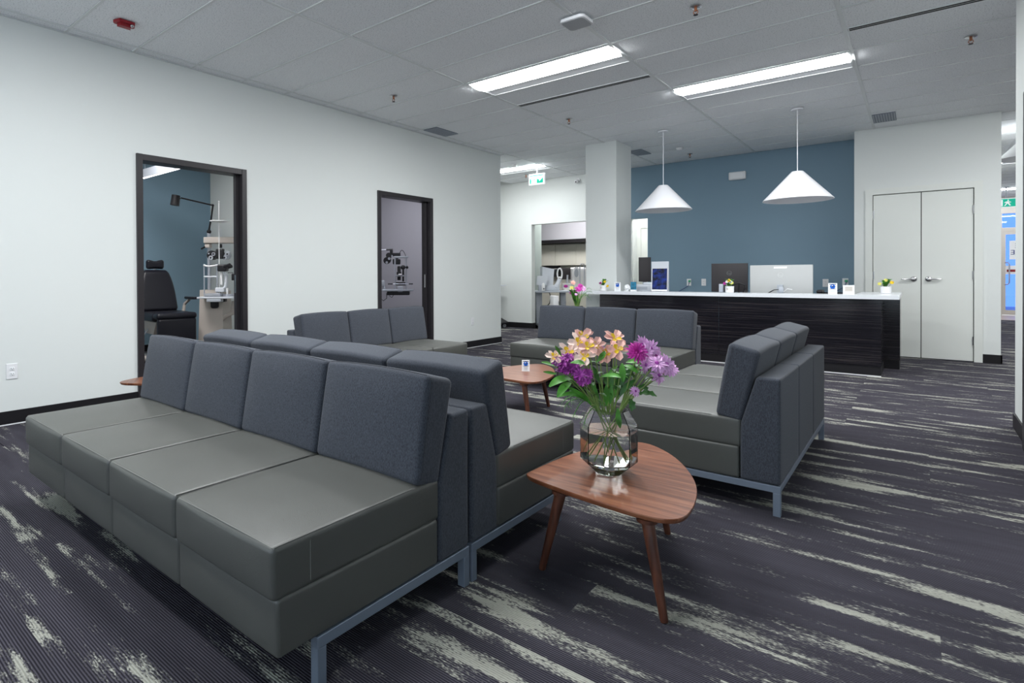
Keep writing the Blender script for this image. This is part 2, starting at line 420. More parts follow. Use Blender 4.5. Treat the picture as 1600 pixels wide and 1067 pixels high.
# ---- left wall with its two doorways
D1, D2, DTOP = (2.04, 3.09), (4.905, 5.955), 2.165
wl = MB()
for a, b in ((-3.2, D1[0]+.02), (D1[1]-.02, D2[0]+.02), (D2[1]-.02, 7.655)): wl.box(WX-WT, WX, a, b, 0, CZ+.12)
for a, b in (D1, D2): wl.box(WX-WT, WX, a+.02, b-.02, DTOP-.02, CZ+.12)
struct('wall_left', wl, M['wall'])
def door_frame(idx, y0, y1):
    e = struct_empty('door_%d' % idx, (WX, (y0+y1)/2, 0)); h = (y1-y0)/2
    MB().rbox(-WT-.02, .022, -h, -h+.052, 0, DTOP, .003, seg=1, n=0).build('jamb', M['frame'], e, smooth=False)
    MB().rbox(-WT-.02, .022, h-.052, h, 0, DTOP, .003, seg=1, n=0).build('jamb', M['frame'], e, smooth=False)
    MB().rbox(-WT-.02, .018, -h+.052, h-.052, DTOP-.055, DTOP, .003, seg=1, n=0).build('door_head', M['frame'], e, smooth=False)
    lf = MB().rbox(-.085, -.045, h-.085, h-.052, .01, DTOP-.055, .002, seg=1, n=0).build('pocket_door_edge', M['frame'], e, smooth=False)
    MB().box(-.075, -.052, h-.0875, h-.0845, .93, 1.11).build('latch_plate', M['chrome'], lf, smooth=False)
    MB().box(-.078, -.05, -h+.052, -h+.066, 0, DTOP-.055).build('door_stop', M['frame'], e, smooth=False)
door_frame(1, *D1); door_frame(2, *D2)
def baseboard(name, boxes, light_line=None):
    m_ = MB()
    for b in boxes: m_.box(*b)
    o = struct(name, m_, M['black'])
    if light_line:
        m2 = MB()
        for b in light_line: m2.box(*b)
        m2.build('light_line_strip', M['white'], o, smooth=False)  # white strip stands for the line of light under the baseboard
segs = ((-3.2, D1[0]), (D1[1], D2[0]), (D2[1], 7.655))
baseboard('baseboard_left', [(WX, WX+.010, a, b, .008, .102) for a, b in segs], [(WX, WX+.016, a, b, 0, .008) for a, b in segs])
baseboard('baseboard_end', [(WX-WT-1.6, WX+.010, 7.655, 7.665, .0, .102)])
struct('wall_corridor', MB().box(WX-4.0, WX-WT, 7.525, 7.655, 0, CZ+.12), M['wall'])

# ---- far wall with wide opening, blue reception wall, closet block
OX0, OX1, OTOP = -6.05, -4.55, 2.135
fwm = MB().box(-9.0, OX0, YF, YF+WT, 0, CZ+.12).box(OX1, -3.99, YF, YF+WT, 0, CZ+.12).box(OX0, OX1, YF, YF+WT, OTOP, CZ+.12)
struct('wall_far', fwm, M['wall'])
baseboard('baseboard_far', [(-9.0, OX0, YF-.01, YF, 0, .105), (OX0-.002, OX0+.010, YF-.01, YF+WT+.01, 0, .105)])
bx0, bx1, btop = -4.55, -3.667, 2.11
bw = MB().box(-3.99, bx1, YF, YF+WT, btop, CZ+.12).box(bx1, -.60, YF, YF+WT, 0, CZ+.12)
bw.box(bx1+.055, -.60, YF-.012, YF, 0, CZ)
struct('wall_reception', bw, M['wall_blue'])
struct('wall_closet', MB().box(-.652, -.53, YC, YC+.7, 0, CZ+.12).box(.612, .77, YC, YC+.7, 0, CZ+.12).box(-.53, .612, YC, YC+.7, 2.21, CZ+.12).box(-.53, .612, YC+.12, YC+.7, 0, 2.21), M['wall'])
struct('wall_behind_closet', MB().box(.65, .77, YC+.7, 21.2, 0, CZ+.12), M['wall'])
baseboard('baseboard_closet', [(.612, .782, YC-.010, YC, 0, .105), (.77, .782, YC-.010, YC+1.2, 0, .105)])
# double doors
d3 = struct_empty('door_3', (.041, YC, 0))
cs = MB().box(-.571, -.494, -.018, .0, 0, 2.22).box(.494, .571, -.018, .0, 0, 2.22).box(-.494, .494, -.018, .0, 2.144, 2.22)
cs.build('door_casing', M['door_white'], d3, smooth=False)
MB().box(-.494, .494, .05, .06, 0, 2.144).build('door_recess', M['slot'], d3, smooth=False)
for sgn in (-1, 1):
    lf = MB().rbox(.004, .488, .004, .046, .008, 2.136, .002, seg=1, n=0)
    if sgn < 0: lf.v = [(-x, y, z) for x, y, z in lf.v]
    lo = lf.build('door_leaf', M['door_white'], d3, smooth=False)
    hb = MB(); st = len(hb.v)
    hb.lathe([(.0, .0), (.034, .0), (.036, .006), (.030, .016), (.016, .022), (.013, .042), (0, .044)], seg=20)
    hb.xf(Matrix.Rotation(math.pi/2, 4, 'X'))
    hb.tube([(0, -.036, 0), (.03, -.042, .002), (.09, -.042, -.001), (.118, -.038, 0), (.125, -.03, 0)], [.012, .0115, .0085, .0075, .006], 10)
    if sgn < 0: hb.v = [(-x, y, z) for x, y, z in hb.v]
    hb.build('lever_handle', M['chrome'], lo, loc=(sgn*.072, .004, 1.02))
    for z in (.26, 1.07, 1.88):
        MB().tube([(0, 0, -.055), (0, 0, .055)], .008, 8).box(-.012, .012, -.001, .004, -.05, .05).build('hinge', M['chrome'], lo, loc=(sgn*.491, -.006, z))

# ---- column
struct('wall_column', MB().box(-3.777, -3.305, 7.895, 8.45, 0, CZ+.12), M['wall'])

# ---- right wall stub with a dark door frame, rest of the shell
struct('wall_right', MB().box(.53, .66, 3.1, 5.0, 2.20, CZ+.12).box(.53, .66, 4.98, 5.69, 0, CZ+.12).box(.53, .66, 2.6, 3.98, 0, CZ+.12), M['wall'])
d4 = struct_empty('door_4', (.53, 4.5, 0))
MB().box(-.03, .15, .44, .53, 0, 2.21).build('jamb', M['frame'], d4, smooth=False)
MB().box(-.03, .15, -.53, -.44, 0, 2.21).build('jamb', M['frame'], d4, smooth=False)
MB().box(-.03, .15, -.44, .44, 2.13, 2.21).build('door_head', M['frame'], d4, smooth=False)
MB().box(.04, .08, -.44, .44, .01, 2.13).build('door_leaf', M['frame'], d4, smooth=False)
baseboard('baseboard_right', [(.52, .53, 5.03, 5.70, 0, .102), (.52, .66, 5.69, 5.70, 0, .102)])
struct('wall_alcove', MB().box(.66, 5.1, 2.6, 2.73, 0, CZ+.12), M['wall'])
struct('wall_east', MB().box(5.0, 5.13, -3.2, 21.2, 0, CZ+.12), M['wall'])
struct('wall_near', MB().box(WX-.2, 5.1, -3.2, -3.07, 0, .35).box(WX-.2, 5.1, -3.2, -3.07, 2.85, CZ+.12).box(WX-.2, WX+.15, -3.2, -3.07, .35, 2.85).box(4.9, 5.1, -3.2, -3.07, .35, 2.85), M['wall'])
wn = struct_empty('window_added', (0, -3.135, 0))  # unseen windows, added so daylight brightens the ceiling
for x in [WX+.15+q*(4.9-WX-.15)/6 for q in range(7)]: MB().box(x-.03, x+.03, -.05, .05, .35, 2.85).build('mullion', M['frame'], wn, smooth=False)
for q in range(6):
    x = WX+.15+q*(4.9-WX-.15)/6; MB().box(x+.03, x+(4.9-WX-.15)/6-.03, -.003, .003, .35, 2.85).build('pane', M['clearpane'], wn, smooth=False)
struct('wall_corridor_end', MB().box(-9.0, -8.9, 7.6, 10.2, 0, CZ+.12), M['wall'])

# ---- exam room behind the first doorway
XR = -8.62; YP = 4.55
struct('wall_exam_back', MB().box(XR-.1, XR, 0.6, YP, 0, 2.95), M['wall_blue'])
struct('wall_exam_partition', MB().box(XR, WX-WT, YP, YP+.10, 0, 2.95), M['wall'])
struct('wall_exam_near', MB().box(XR, WX-WT, .6, .7, 0, 2.95), M['wall'])
struct('ceiling_exam', MB().box(XR-.1, WX-WT, .6, 7.6, 2.9, 3.0), M['ceil'])
baseboard('baseboard_exam', [(XR, XR+.01, .7, YP, 0, .10), (XR, WX-WT, YP-.01, YP, 0, .10)])
# second exam room
struct('wall_second_exam_far', MB().box(XR, WX-WT, 7.43, 7.53, 0, 2.95), M['wall_grey'])
struct('wall_second_exam_back', MB().box(XR-.1, XR, YP, 7.53, 0, 2.95), M['wall_grey'])
# ---- room behind the wide opening
struct('wall_test_room_left', MB().box(-6.87, -6.75, YF+WT, 11.76, 0, 2.9), M['wall_green'])
struct('wall_test_room_back', MB().box(-9.2, -2.4, 14.0, 14.1, 0, 2.9).box(-2.5, -2.4, YF+WT, 14, 0, 2.9).box(-9.2, -9.1, YF+WT, 14, 0, 2.9), M['cream'])
struct('wall_test_room_soffit', MB().box(-9.1, -2.5, 13.35, 13.5, 2.02, 2.9), M['wall_grey'])
struct('trim_1', MB().box(-9.1, -2.5, 13.32, 13.5, 1.93, 2.02), M['black'])
struct('ceiling_test_room', MB().box(-9.2, -2.4, YF+WT, 14.1, 2.9, 3.0), M['ceil'])
baseboard('baseboard_test_room', [(-6.75, -6.74, YF+WT, 11.76, 0, .1)])
# back office seen past the column
struct('wall_office_back', MB().box(-4.49, -2.5, 11.6, 11.7, 0, 2.9), M['wall'])
struct('wall_office_left', MB().box(-4.55, -4.49, YF+WT, 11.7, 0, 2.9), M['wall'])
d5 = struct_empty('door_5', (-3.99, 11.6, 0))
MB().box(-.42, -.34, -.02, 0, 0, 2.13).box(.0, .08, -.02, 0, 0, 2.13).box(-.34, .0, -.02, 0, 2.05, 2.13).build('door_casing', M['door_white'], d5, smooth=False)
MB().box(-.335, -.005, -.008, 0, .01, 2.045).build('door_leaf', M['door_white'], d5, smooth=False)
struct('floor_back', MB().box(-9.2, -2.4, YF, 14.1, -.1, -.0045), M['carpet'])

# ---- storefront at the end of the right-hand passage
YS = 20.6
sf = struct_empty('window_1', (2.6, YS, 0))
fr = MB().box(-1.9, -.93, -.05, .05, 0, CZ+.1).box(1.2, 2.5, -.05, .05, 0, CZ+.1).box(-.93, 1.2, -.05, .05, 2.62, CZ+.1).box(-.93, 1.2, -.04, .04, 2.16, 2.26)
fr.build('storefront_frame', M['aluminium'], sf, smooth=False)
MB().box(-.93, 1.2, -.006, .006, 2.26, 2.62).build('pane', M['glasspane'], sf, smooth=False)
MB().box(-.03, .03, -.05, .05, 0, 2.16).build('mullion', M['aluminium'], sf, smooth=False)
for a in (-.93, .03):
    lf = MB().box(a, a+.07, -.03, .03, .02, 2.16).box(a+.83, a+.90, -.03, .03, .02, 2.16).box(a+.07, a+.83, -.03, .03, .02, .14).box(a+.07, a+.83, -.03, .03, 2.08, 2.16).build('glass_door', M['aluminium'], sf, smooth=False)
    MB().box(a+.07, a+.83, -.005, .005, .14, 2.08).build('pane', M['glasspane'], lf, smooth=False)
    x = a+.10
    MB().tube([(x-.04, -.03, .80), (x, -.10, .80), (x+.03, -.11, .84), (x+.03, -.11, 1.32), (x, -.10, 1.36), (x-.04, -.03, 1.36)], .014, 8).build('pull_handle', M['silver'], lf)
    MB().box(a+.14, a+.60, -.009, -.006, 1.44, 1.92).build('poster', M['whitecard'], lf, smooth=False)
    me = text_mesh('EYE\nCARE', .17, mirror=True); me.materials.append(M['bluedark'])
    t = inst('lettering', me, lf, (a+.37, -.011, 1.70)); t.rotation_euler = (math.pi/2, 0, 0)
    MB().box(a+.07, a+.83, -.009, -.006, 1.06, 1.28).build('notice', M['whitecard'], lf, smooth=False)
    MB().box(a+.09, a+.83, -.011, -.009, 1.12, 1.18).build('notice_stripe', M['red'], lf, smooth=False)
struct('wall_storefront', MB().box(.66, .70, YS-.05, YS+.05, 0, CZ+.1), M['wall'])

# ================================================================== CEILING THINGS
def troffer(c, r, label):
    x0 = -5.0095+1.524*c; y0 = GY(r)
    t = thing('ceiling_light', label, 'ceiling light', (x0+.762, y0+.254, CZ), 0, 'recessed ceiling troffers')
    a, b = .748, .240
    MB().box(-a-.004, a+.004, -b-.004, -b+.012, -.004, .006).box(-a-.004, a+.004, b-.012, b+.004, -.004, .006).box(-a-.004, -a+.012, -b+.012, b-.012, -.004, .006).box(a-.012, a+.004, -b+.012, b-.012, -.004, .006).build('light_frame', M['tbar'], t, smooth=False)
    i, j = a-.012, b-.012; e = .075; n = 8; V = []; Fc = []
    for q in range(n+1):
        y = -j+(e+j)*q/n; z = .003-.020*math.sin(math.pi*q/n); V += [(-i, y, z), (i, y, z)]
    for q in range(n): Fc.append((2*q, 2*q+1, 2*q+3, 2*q+2))
    MB().add(V, Fc).build('lens', M['lens'], t, smooth=True)
    MB().add([(-i, e, .003), (i, e, .003), (i, (e+j)/2, .007), (-i, (e+j)/2, .007), (i, j, .001), (-i, j, .001)], [(0, 1, 2, 3), (3, 2, 4, 5)]).build('reflector', M['reflector'], t, smooth=False)
    MB().box(-a, a, -b, b, .012, .06).build('light_housing', M['tbar'], t, smooth=False)
for n, (c, r) in enumerate(LIGHTS):
    lab = ('lit recessed troffer in front of the twin-slot air diffuser' if n == 0 else
           'lit recessed troffer nearest the two white cone pendants' if n == 1 else
           'lit recessed troffer above the green exit sign in the side corridor' if n == 2 else
           {9: 'added unseen troffer just past the right wall stub', 12: 'added unseen troffer beside the closet corner in the passage', 18: 'first lit recessed troffer past the closet in the passage', 24: 'second lit recessed troffer past the closet in the passage', 33: 'added lit troffer closest to the glass entrance doors'}[r] if c == 4 else  # those before the closet and at the entry are added for brightness
           {(2, 3): 'added unseen troffer over the lone sofa and flower table', (1, -3): 'added unseen troffer near the added windows', (1, 0): 'added unseen troffer over the back-to-back sofas'}[(c, r)])  # all three unseen, added to brighten the seating
    troffer(c, r, lab)

def slot_diffuser(x0, x1, y, label):
    t = thing('slot_diffuser', label, 'air diffuser', ((x0+x1)/2, y, CZ), 0, 'linear slot air diffusers'); h = (x1-x0)/2
    MB().box(-h, h, -.034, .034, -.004, .004).build('diffuser_frame', M['tbar'], t, smooth=False)
    for yy in (-.017, .017): MB().box(-h+.01, h-.01, yy-.0095, yy+.0095, -.006, -.0038).build('slot', M['slot'], t, smooth=False)
slot_diffuser(-3.47, -1.975, 5.54, 'narrow twin-slot air diffuser beside the troffer above the sofas')
slot_diffuser(-.42, 1.07, 5.54, 'narrow twin-slot air diffuser in the ceiling beside the right wall')
def grille(x0, x1, y0, y1, label):
    t = thing('ceiling_vent', label, 'vent', ((x0+x1)/2, (y0+y1)/2, CZ), 0, 'square ceiling return vents'); hx, hy = (x1-x0)/2, (y1-y0)/2
    MB().box(-hx, hx, -hy, hy, -.003, .0035).build('vent_plate', M['vent'], t, smooth=False)
    n = 9
    for i in range(n):
        x = -hx+(i+.5)*2*hx/n; MB().box(x-.004, x+.004, -hy+.01, hy-.01, -.008, -.003).build('louver', M['greyplastic'], t, smooth=False)
grille(-.425, -.197, 8.72, 9.2, 'grey louvered ceiling vent above the white double doors')
grille(-5.0, -4.77, 5.62, 6.08, 'grey louvered ceiling vent beside the long left wall')
grille(-3.47, -3.24, 8.70, 9.13, 'grey louvered ceiling vent behind the square column')
spk = [((615, 150), 'brass sprinkler head in the ceiling between the two left doorways'), ((889, 186), 'brass sprinkler head behind the twin-slot diffuser near the column'), ((1087, 10), 'brass sprinkler head between the ceiling access point and right slot diffuser'),
       ((1517, 57), 'brass sprinkler head by the right wall'), ((1078, 240), 'brass sprinkler head close to the blue wall'), ((822, 273), 'brass sprinkler head beside the green exit sign')]
for (px, py), lab in spk:
    p = onz(px, py, CZ)
    t = thing('sprinkler_head', lab, 'sprinkler', (p.x, p.y, CZ), 0, 'ceiling sprinkler heads')
    MB().lathe([(0, -.002), (.040, -.002), (.040, -.006), (.022, -.012), (0, -.012)], seg=20).build('escutcheon', M['chrome'], t)
    MB().tube([(0, 0, -.01), (0, 0, -.035)], .010, 8).tube([(.012, 0, -.03), (.016, 0, -.045), (0, 0, -.06)], .003, 5).tube([(-.012, 0, -.03), (-.016, 0, -.045), (0, 0, -.06)], .003, 5).build('sprinkler_body', M['copper'], t)
    MB().lathe([(0, -.058), (.016, -.060), (.016, -.063), (0, -.063)], seg=12).build('deflector', M['ink'], t)
p = onz(1062, 231, CZ); t = thing('smoke_detector', 'small white round smoke detector near the blue wall', 'smoke detector', (p.x, p.y, CZ))
MB().lathe([(0, -.001), (.055, -.001), (.055, -.012), (0, -.012)], seg=24).build('detector_base', M['white'], t)
MB().lathe([(.045, -.012), (.043, -.03), (.03, -.04), (0, -.042)], seg=24).build('detector_cap', M['white'], t)
p = onz(803, 257, CZ); t = thing('smoke_detector', 'small white round smoke detector beside the corridor troffer', 'smoke detector', (p.x, p.y, CZ))
MB().lathe([(0, -.001), (.055, -.001), (.055, -.012), (0, -.012)], seg=24).build('detector_base', M['white'], t)
MB().lathe([(.045, -.012), (.043, -.03), (.03, -.04), (0, -.042)], seg=24).build('detector_cap', M['white'], t)
# wireless access point
p = onz(901, 36, CZ-.03); t = thing('access_point', 'white rounded square wireless access point on the ceiling', 'access point', (p.x, p.y, CZ))
MB().box(-.05, .05, -.05, .05, -.014, -.0025).build('mount_plate', M['greyplastic'], t, smooth=False)
def rsq(h, r, n=6):
    o = []
    for cx, cy, a0 in ((h-r, h-r, 0), (-h+r, h-r, 90), (-h+r, -h+r, 180), (h-r, -h+r, 270)):
        for i in range(n+1): a = math.radians(a0+90*i/n); o.append((cx+r*math.cos(a), cy+r*math.sin(a)))
    return o
MB().prism(rsq(.098, .035), -.036, -.014).build('ap_body', M['white'], t)
MB().prism(rsq(.088, .03), -.040, -.0361).build('ap_face', mat('ap_grey', (.42, .43, .45), .5), t)
# red fire beacon
p = onz(196, 38, CZ-.02); t = thing('fire_beacon', 'red wedge-shaped fire alarm strobe on the ceiling', 'fire alarm', (p.x, p.y, CZ), math.radians(90))
MB().prism([(-.075, .03), (-.055, -.035), (.055, -.035), (.075, .03), (.06, .045), (-.06, .045)], -.022, -.001).build('beacon_base', M['red'], t)
MB().prism([(-.05, .025), (-.04, -.02), (.03, -.02), (.045, .025)], -.045, -.022).build('beacon_housing', M['red'], t)
MB().ball((.035, -.03, -.03), (.014, .014, .012)).build('beacon_lens', M['chrome'], t)
# exit signs
def exit_sign(loc, w_, h_, label, rotz=0, green=False):
    t = thing('exit_sign', label, 'exit sign', loc, rotz)
    hw, hh = w_/2, h_/2
    MB().rbox(-hw, hw, -.02, .02, -hh, hh, .004, seg=1, n=0).build('sign_case', M['white_sign'], t, smooth=False)
    top = CZ-loc[2]
    MB().tube([(0, 0, hh), (0, 0, top-.01)], .012, 8).lathe([(0, top-.014), (.05, top-.014), (.05, top-.004), (0, top-.004)], seg=16).build('sign_hanger', M['greyplastic'], t)
    g = M['green_sign']; yb, yf = -.0225, -.0201
    def pl(poly, name='pictogram', m=g, y=yf): MB().prism([(a*w_, b*h_) for a, b in poly], y-.0012, y, 'xz').build(name, m, t, smooth=False)
    if green:
        wm = M['white_sign']
        pl([(-.47, -.44), (.47, -.44), (.47, .44), (-.47, .44)], 'green_face')
        pl([(-.40, -.36), (-.16, -.36), (-.16, .36), (-.40, .36)], 'door_pictogram', wm, yf-.0015)
        pl([(-.10, -.34), (-.04, -.34), (.06, -.06), (.16, -.34), (.22, -.30), (.12, .06), (.22, .02), (.24, .08), (.08, .18), (-.04, .12), (-.10, .0), (-.05, -.02), (0, .05), (.0, -.06)], 'running_figure', wm, yf-.0015)
        pl([(.06, .22), (.13, .22), (.13, .34), (.06, .34)], 'running_figure_head', wm, yf-.0015)
        return t
    pl([(-.42, .30), (.42, .30), (.42, .37), (-.42, .37)], 'green_bar')
    pl([(-.43, -.37), (-.34, -.37), (-.35, -.22), (-.32, -.12), (-.36, -.02), (-.34, .08), (-.43, .08)])
    pl([(-.30, -.18), (-.20, -.04), (-.14, .06), (-.08, -.06), (-.10, -.12), (-.16, -.02), (-.22, -.14)])
    pl([(.02, -.37), (.42, -.37), (.42, .12), (.30, -.08), (.18, -.24), (.16, -.18), (.20, -.08), (.10, -.02), (.04, .08)])
exit_sign((-5.113, 8.76, 2.787), .31, .19, 'lit white and green running man exit sign hanging in the side corridor')
p = ony(1572, 317, 18.0); exit_sign((p.x, 18.0, min(p.z, 2.85)), .34, .2, 'green exit sign hanging in front of the glass entrance doors', 0, True)
# security camera on the far wall
t = thing('security_camera', 'small white dome camera on the far wall by the column', 'camera', (-5.0, YF, 2.93))
MB().lathe([(0, 0), (.04, 0), (.04, .02), (0, .02)], seg=16).xf(Matrix.Rotation(math.pi/2, 4, 'X')).build('camera_mount', M['white'], t)
MB().tube([(0, -.02, 0), (0, -.06, -.02)], .012, 8).ball((0, -.08, -.035), .04).build('camera_body', M['white'], t)
MB().ball((0, -.112, -.045), .014).build('camera_lens', M['black'], t)
# emergency light on the blue wall
t = thing('wall_sensor', 'white rounded oblong emergency light on the blue wall', 'emergency light', (-2.209, YF-.012, 2.683))
MB().rbox(-.125, .125, -.055, 0, -.065, .065, .02, seg=3, n=1).build('light_case', M['white'], t)
MB().rbox(-.095, .095, -.062, -.05, -.05, .05, .005, seg=1, n=0).build('light_cover', M['whitecard'], t)

# ================================================================== SOFAS
MW = .527
def warp_quad(a, b, c, d, y0, y1, z0, z1):
    """map box (y,z) to quad a(front-bottom) b(back-bottom) c(back-top) d(front-top)"""
    def fn(x, y, z):
        s = (y-y0)/(y1-y0); t = (z-z0)/(z1-z0)
        yy = (1-s)*(1-t)*a[0]+s*(1-t)*b[0]+s*t*c[0]+(1-s)*t*d[0]
        zz = (1-s)*(1-t)*a[1]+s*(1-t)*b[1]+s*t*c[1]+(1-s)*t*d[1]
        return x, yy, zz
    return fn
g = .003
def seat_fn(x, y, z):
    if z > .36:
        u = (x-MW/2)/(MW/2); v = (y-.32)/.32; b = max(0, 1-u*u)*max(0, 1-abs(v)**2.5)
        z += .014*b*(z-.36)/.065
    if y < .02: y -= .010*max(0, 1-((x-MW/2)/(MW/2))**2)*max(0, 1-((z-.355)/.08)**2)
    return x, y, z
seat_me = MB().rbox(g, MW-g, 0, .64, .284, .422, .016, seg=3, n=5, fn=seat_fn).mesh('seat_cushion', M['leather'])
def base_fn(x, y, z):
    u = (x-MW/2)/(MW/2)
    if y < .03: y -= .008*max(0, 1-u*u)*max(0, 1-((z-.21)/.075)**2)
    return x, y, z
base_me = MB().rbox(.0015, MW-.0015, .012, .632, .138, .290, .013, seg=3, n=4, fn=base_fn).mesh('seat_base', M['leather'])
bq = warp_quad((.528, .422), (.640, .398), (.722, .738), (.588, .772), 0, .12, 0, .34)
def back_fn(x, y, z):
    u = (x-MW/2)/(MW/2); v = (z-.17)/.17
    b = max(0, 1-abs(u)**3)*max(0, 1-abs(v)**3)
    y -= .014*b*(1-y/.12)
    if z > .3: z += .008*max(0, 1-u*u)
    return bq(x, y, z)
back_me = MB().rbox(g, MW-g, 0, .12, 0, .34, .020, seg=3, n=5, fn=back_fn).mesh('back_cushion', M['fabric'])
sq = warp_quad((.636, .138), (.80, .138), (.80, .625), (.636, .625), 0, .16, 0, .49)
def shell_fn(x, y, z):
    X, Y, Z = sq(x, y, z)
    if Z > .395: Y = Y + (Z-.395)/.23*.068*(.80-Y)/.164
    return X, Y, Z
shell_me = MB().rbox(.0012, MW-.0012, 0, .16, 0, .487, .014, seg=3, n=8, fn=shell_fn).mesh('back_shell', M['fabric'])
# stitched seams, a little proud of the leather / cloth
def edge_tube(pts, r=.0016): return MB().tube(pts, r, 5)
seat_seam = MB()
yz = lambda x, y: .4225+.014*max(0, 1-((x-MW/2)/(MW/2))**2)*max(0, 1-abs((y-.32)/.32)**2.5)
xs = [g+.012+(MW-2*g-.024)*i/10 for i in range(11)]
seat_seam.tube([(x, .008-.010*max(0, 1-((x-MW/2)/(MW/2))**2)*.35, .4185+.004*max(0, 1-((x-MW/2)/(MW/2))**2)) for x in xs], .0014, 5)
for x in (g+.006, MW-g-.006): seat_seam.tube([(x, .01+.5*i/8, .4205) for i in range(9)], .0012, 5)
for x in (g-.0002, MW-g+.0002): seat_seam.tube([(x, .115, .30), (x, .115, .405)], .0012, 5)
seat_seam_me = seat_seam.mesh('seam', M['stitch'])
back_seam = MB()
fb = lambda x, z: Vector(back_fn(x, .0, z))
per = [(g+.016+(MW-2*g-.032)*i/8, .337) for i in range(9)]
back_seam.tube([Vector(back_fn(x, .012, .335))+Vector((0, -.003, .003)) for x, _ in per], .0013, 5)
for x in (g+.001, MW-g-.001): back_seam.tube([Vector(back_fn(x, .018, .02+.30*i/6)) for i in range(7)], .0013, 5)
back_seam_me = back_seam.mesh('seam', M['seamdark'])
leg_me = MB().rbox(-.015, .015, -.015, .015, 0, .106, .002, seg=1, n=0).mesh('leg', M['steel'], smooth=False)
def sofa(n, loc, rotz, label, group):
    t = thing('sofa', label, 'sofa', loc, rotz, group); Lx = n*MW
    fr = MB()
    for x in (.016, Lx-.016): fr.rbox(x-.015, x+.015, .135, .80, .106, .137, .002, seg=1, n=0)
    for y in (.165, .784): fr.rbox(.031, Lx-.031, y-.015, y+.015, .107, .136, .002, seg=1, n=0)
    fr.build('frame_rail', M['steel'], t, smooth=False)
    lx = [.016, Lx-.016] + ([Lx/2] if n == 4 else [])
    for x in lx:
        for y in (.15, .785): inst('leg', leg_me, t, (x, y, 0))
    for i in range(n):
        x = i*MW
        inst('seat_base', base_me, t, (x, 0, 0)); s_ = inst('seat_cushion', seat_me, t, (x, 0, 0)); inst('seam', seat_seam_me, s_)
        inst('back_shell', shell_me, t, (x, 0, 0)); b_ = inst('back_cushion', back_me, t, (x, 0, 0)); inst('seam', back_seam_me, b_)
    return t
sofa(4, (-3.313, .790, 0), 0, 'four-seat grey leather and slate fabric sofa with empty carpet before its seats', 'grey waiting room sofas')
sofa(4, (-1.205, 2.405, 0), math.pi, 'four-seat grey sofa back to back with its twin, facing the reception desk', 'grey waiting room sofas')
sofa(3, (-3.42, 2.92, 0), math.pi/2, 'three-seat grey sofa with its back to the wall with two doorways', 'grey waiting room sofas')
sofa(3, (-3.10, 4.76, 0), 0, 'three-seat grey sofa with its back to the reception desk', 'grey waiting room sofas')
sofa(3, (-1.265, 4.50, 0), -math.pi/2, 'three-seat grey sofa standing alone, its back toward the open carpet on the right', 'grey waiting room sofas')

# ================================================================== WALNUT TABLES
TZ = .32
k = (H-TZ)/(H-.40)
raw = [(-1.041,1.698),(-1.043,1.721),(-1.037,1.867),(-1.024,1.994),(-1.006,2.072),(-.936,2.263),(-.888,2.326),(-.825,2.327),(-.724,2.249),(-.643,2.144),(-.575,2.023),(-.536,1.922),(-.51,1.804),(-.503,1.712),(-.511,1.668),(-.533,1.64),(-.572,1.626),(-.649,1.625),(-.743,1.634),(-.847,1.647),(-.938,1.663),(-1.006,1.678)]
TC = Vector((-.855, 2.075))
poly = [Vector((x*k, y*k))-TC for x, y in raw]
def smooth_poly(P_, it=2):
    for _ in range(it):
        Q = []
        for i in range(len(P_)):
            a, b = P_[i], P_[(i+1) % len(P_)]; Q += [a*.75+b*.25, a*.25+b*.75]
        P_ = Q
    return P_
sp_ = smooth_poly(poly, 2)
if sum(a.x*b.y-b.x*a.y for a, b in zip(sp_, sp_[1:]+sp_[:1])) < 0: sp_.reverse()
def table_top_mb(z0, z1, sc=1):
    n = len(sp_); V = []; Fc = []
    lv = [(.965, z0), (.985, z0+.003), (1.0, z1-.006), (.999, z1-.002), (.994, z1)]
    for f_, z in lv: V += [(p.x*f_*sc, p.y*f_*sc, z) for p in sp_]
    Fc.append(tuple(reversed(range(n)))); Fc.append(tuple(range((len(lv)-1)*n, len(lv)*n)))
    for l in range(len(lv)-1):
        for i in range(n): j = (i+1) % n; Fc.append((l*n+i, l*n+j, (l+1)*n+j, (l+1)*n+i))
    return MB().add(V, Fc)
top_me = table_top_mb(TZ-.02, TZ).mesh('table_top', M['walnut'])
LEGS = [((-1.062, 1.846), (-1.000, 1.880)), ((-.604, 1.809), (-.672, 1.848)), ((-.800, 2.440), (-.838, 2.380))]
def table(delta, rotz, label, cut=True):
    t = thing('side_table', label, 'table', (TC.x+delta[0], TC.y+delta[1], 0), rotz, 'three-legged walnut tables')
    inst('table_top', top_me, t)
    for (fx, fy), (tx, ty) in LEGS:
        a = Vector((fx-TC.x, fy-TC.y, 0)); b = Vector((tx-TC.x, ty-TC.y, TZ-.0205))
        MB().tube([a, a+(b-a)*.02, b], [.0115, .013, .0215], 14).build('leg', M['walnutleg'], t)
        MB().lathe([(.034, -.012), (.034, 0)], (b.x, b.y, TZ-.0203), seg=16).build('leg_plate', M['walnutleg'], t)
    return t
table((0, 0), 0, 'rounded triangular walnut table carrying the glass vase of flowers')
table((-1.53, 1.73), 0, 'rounded triangular walnut table carrying only a small card stand')
table((-3.46, .08), math.radians(150), 'walnut table half hidden behind the front sofa by the first doorway')

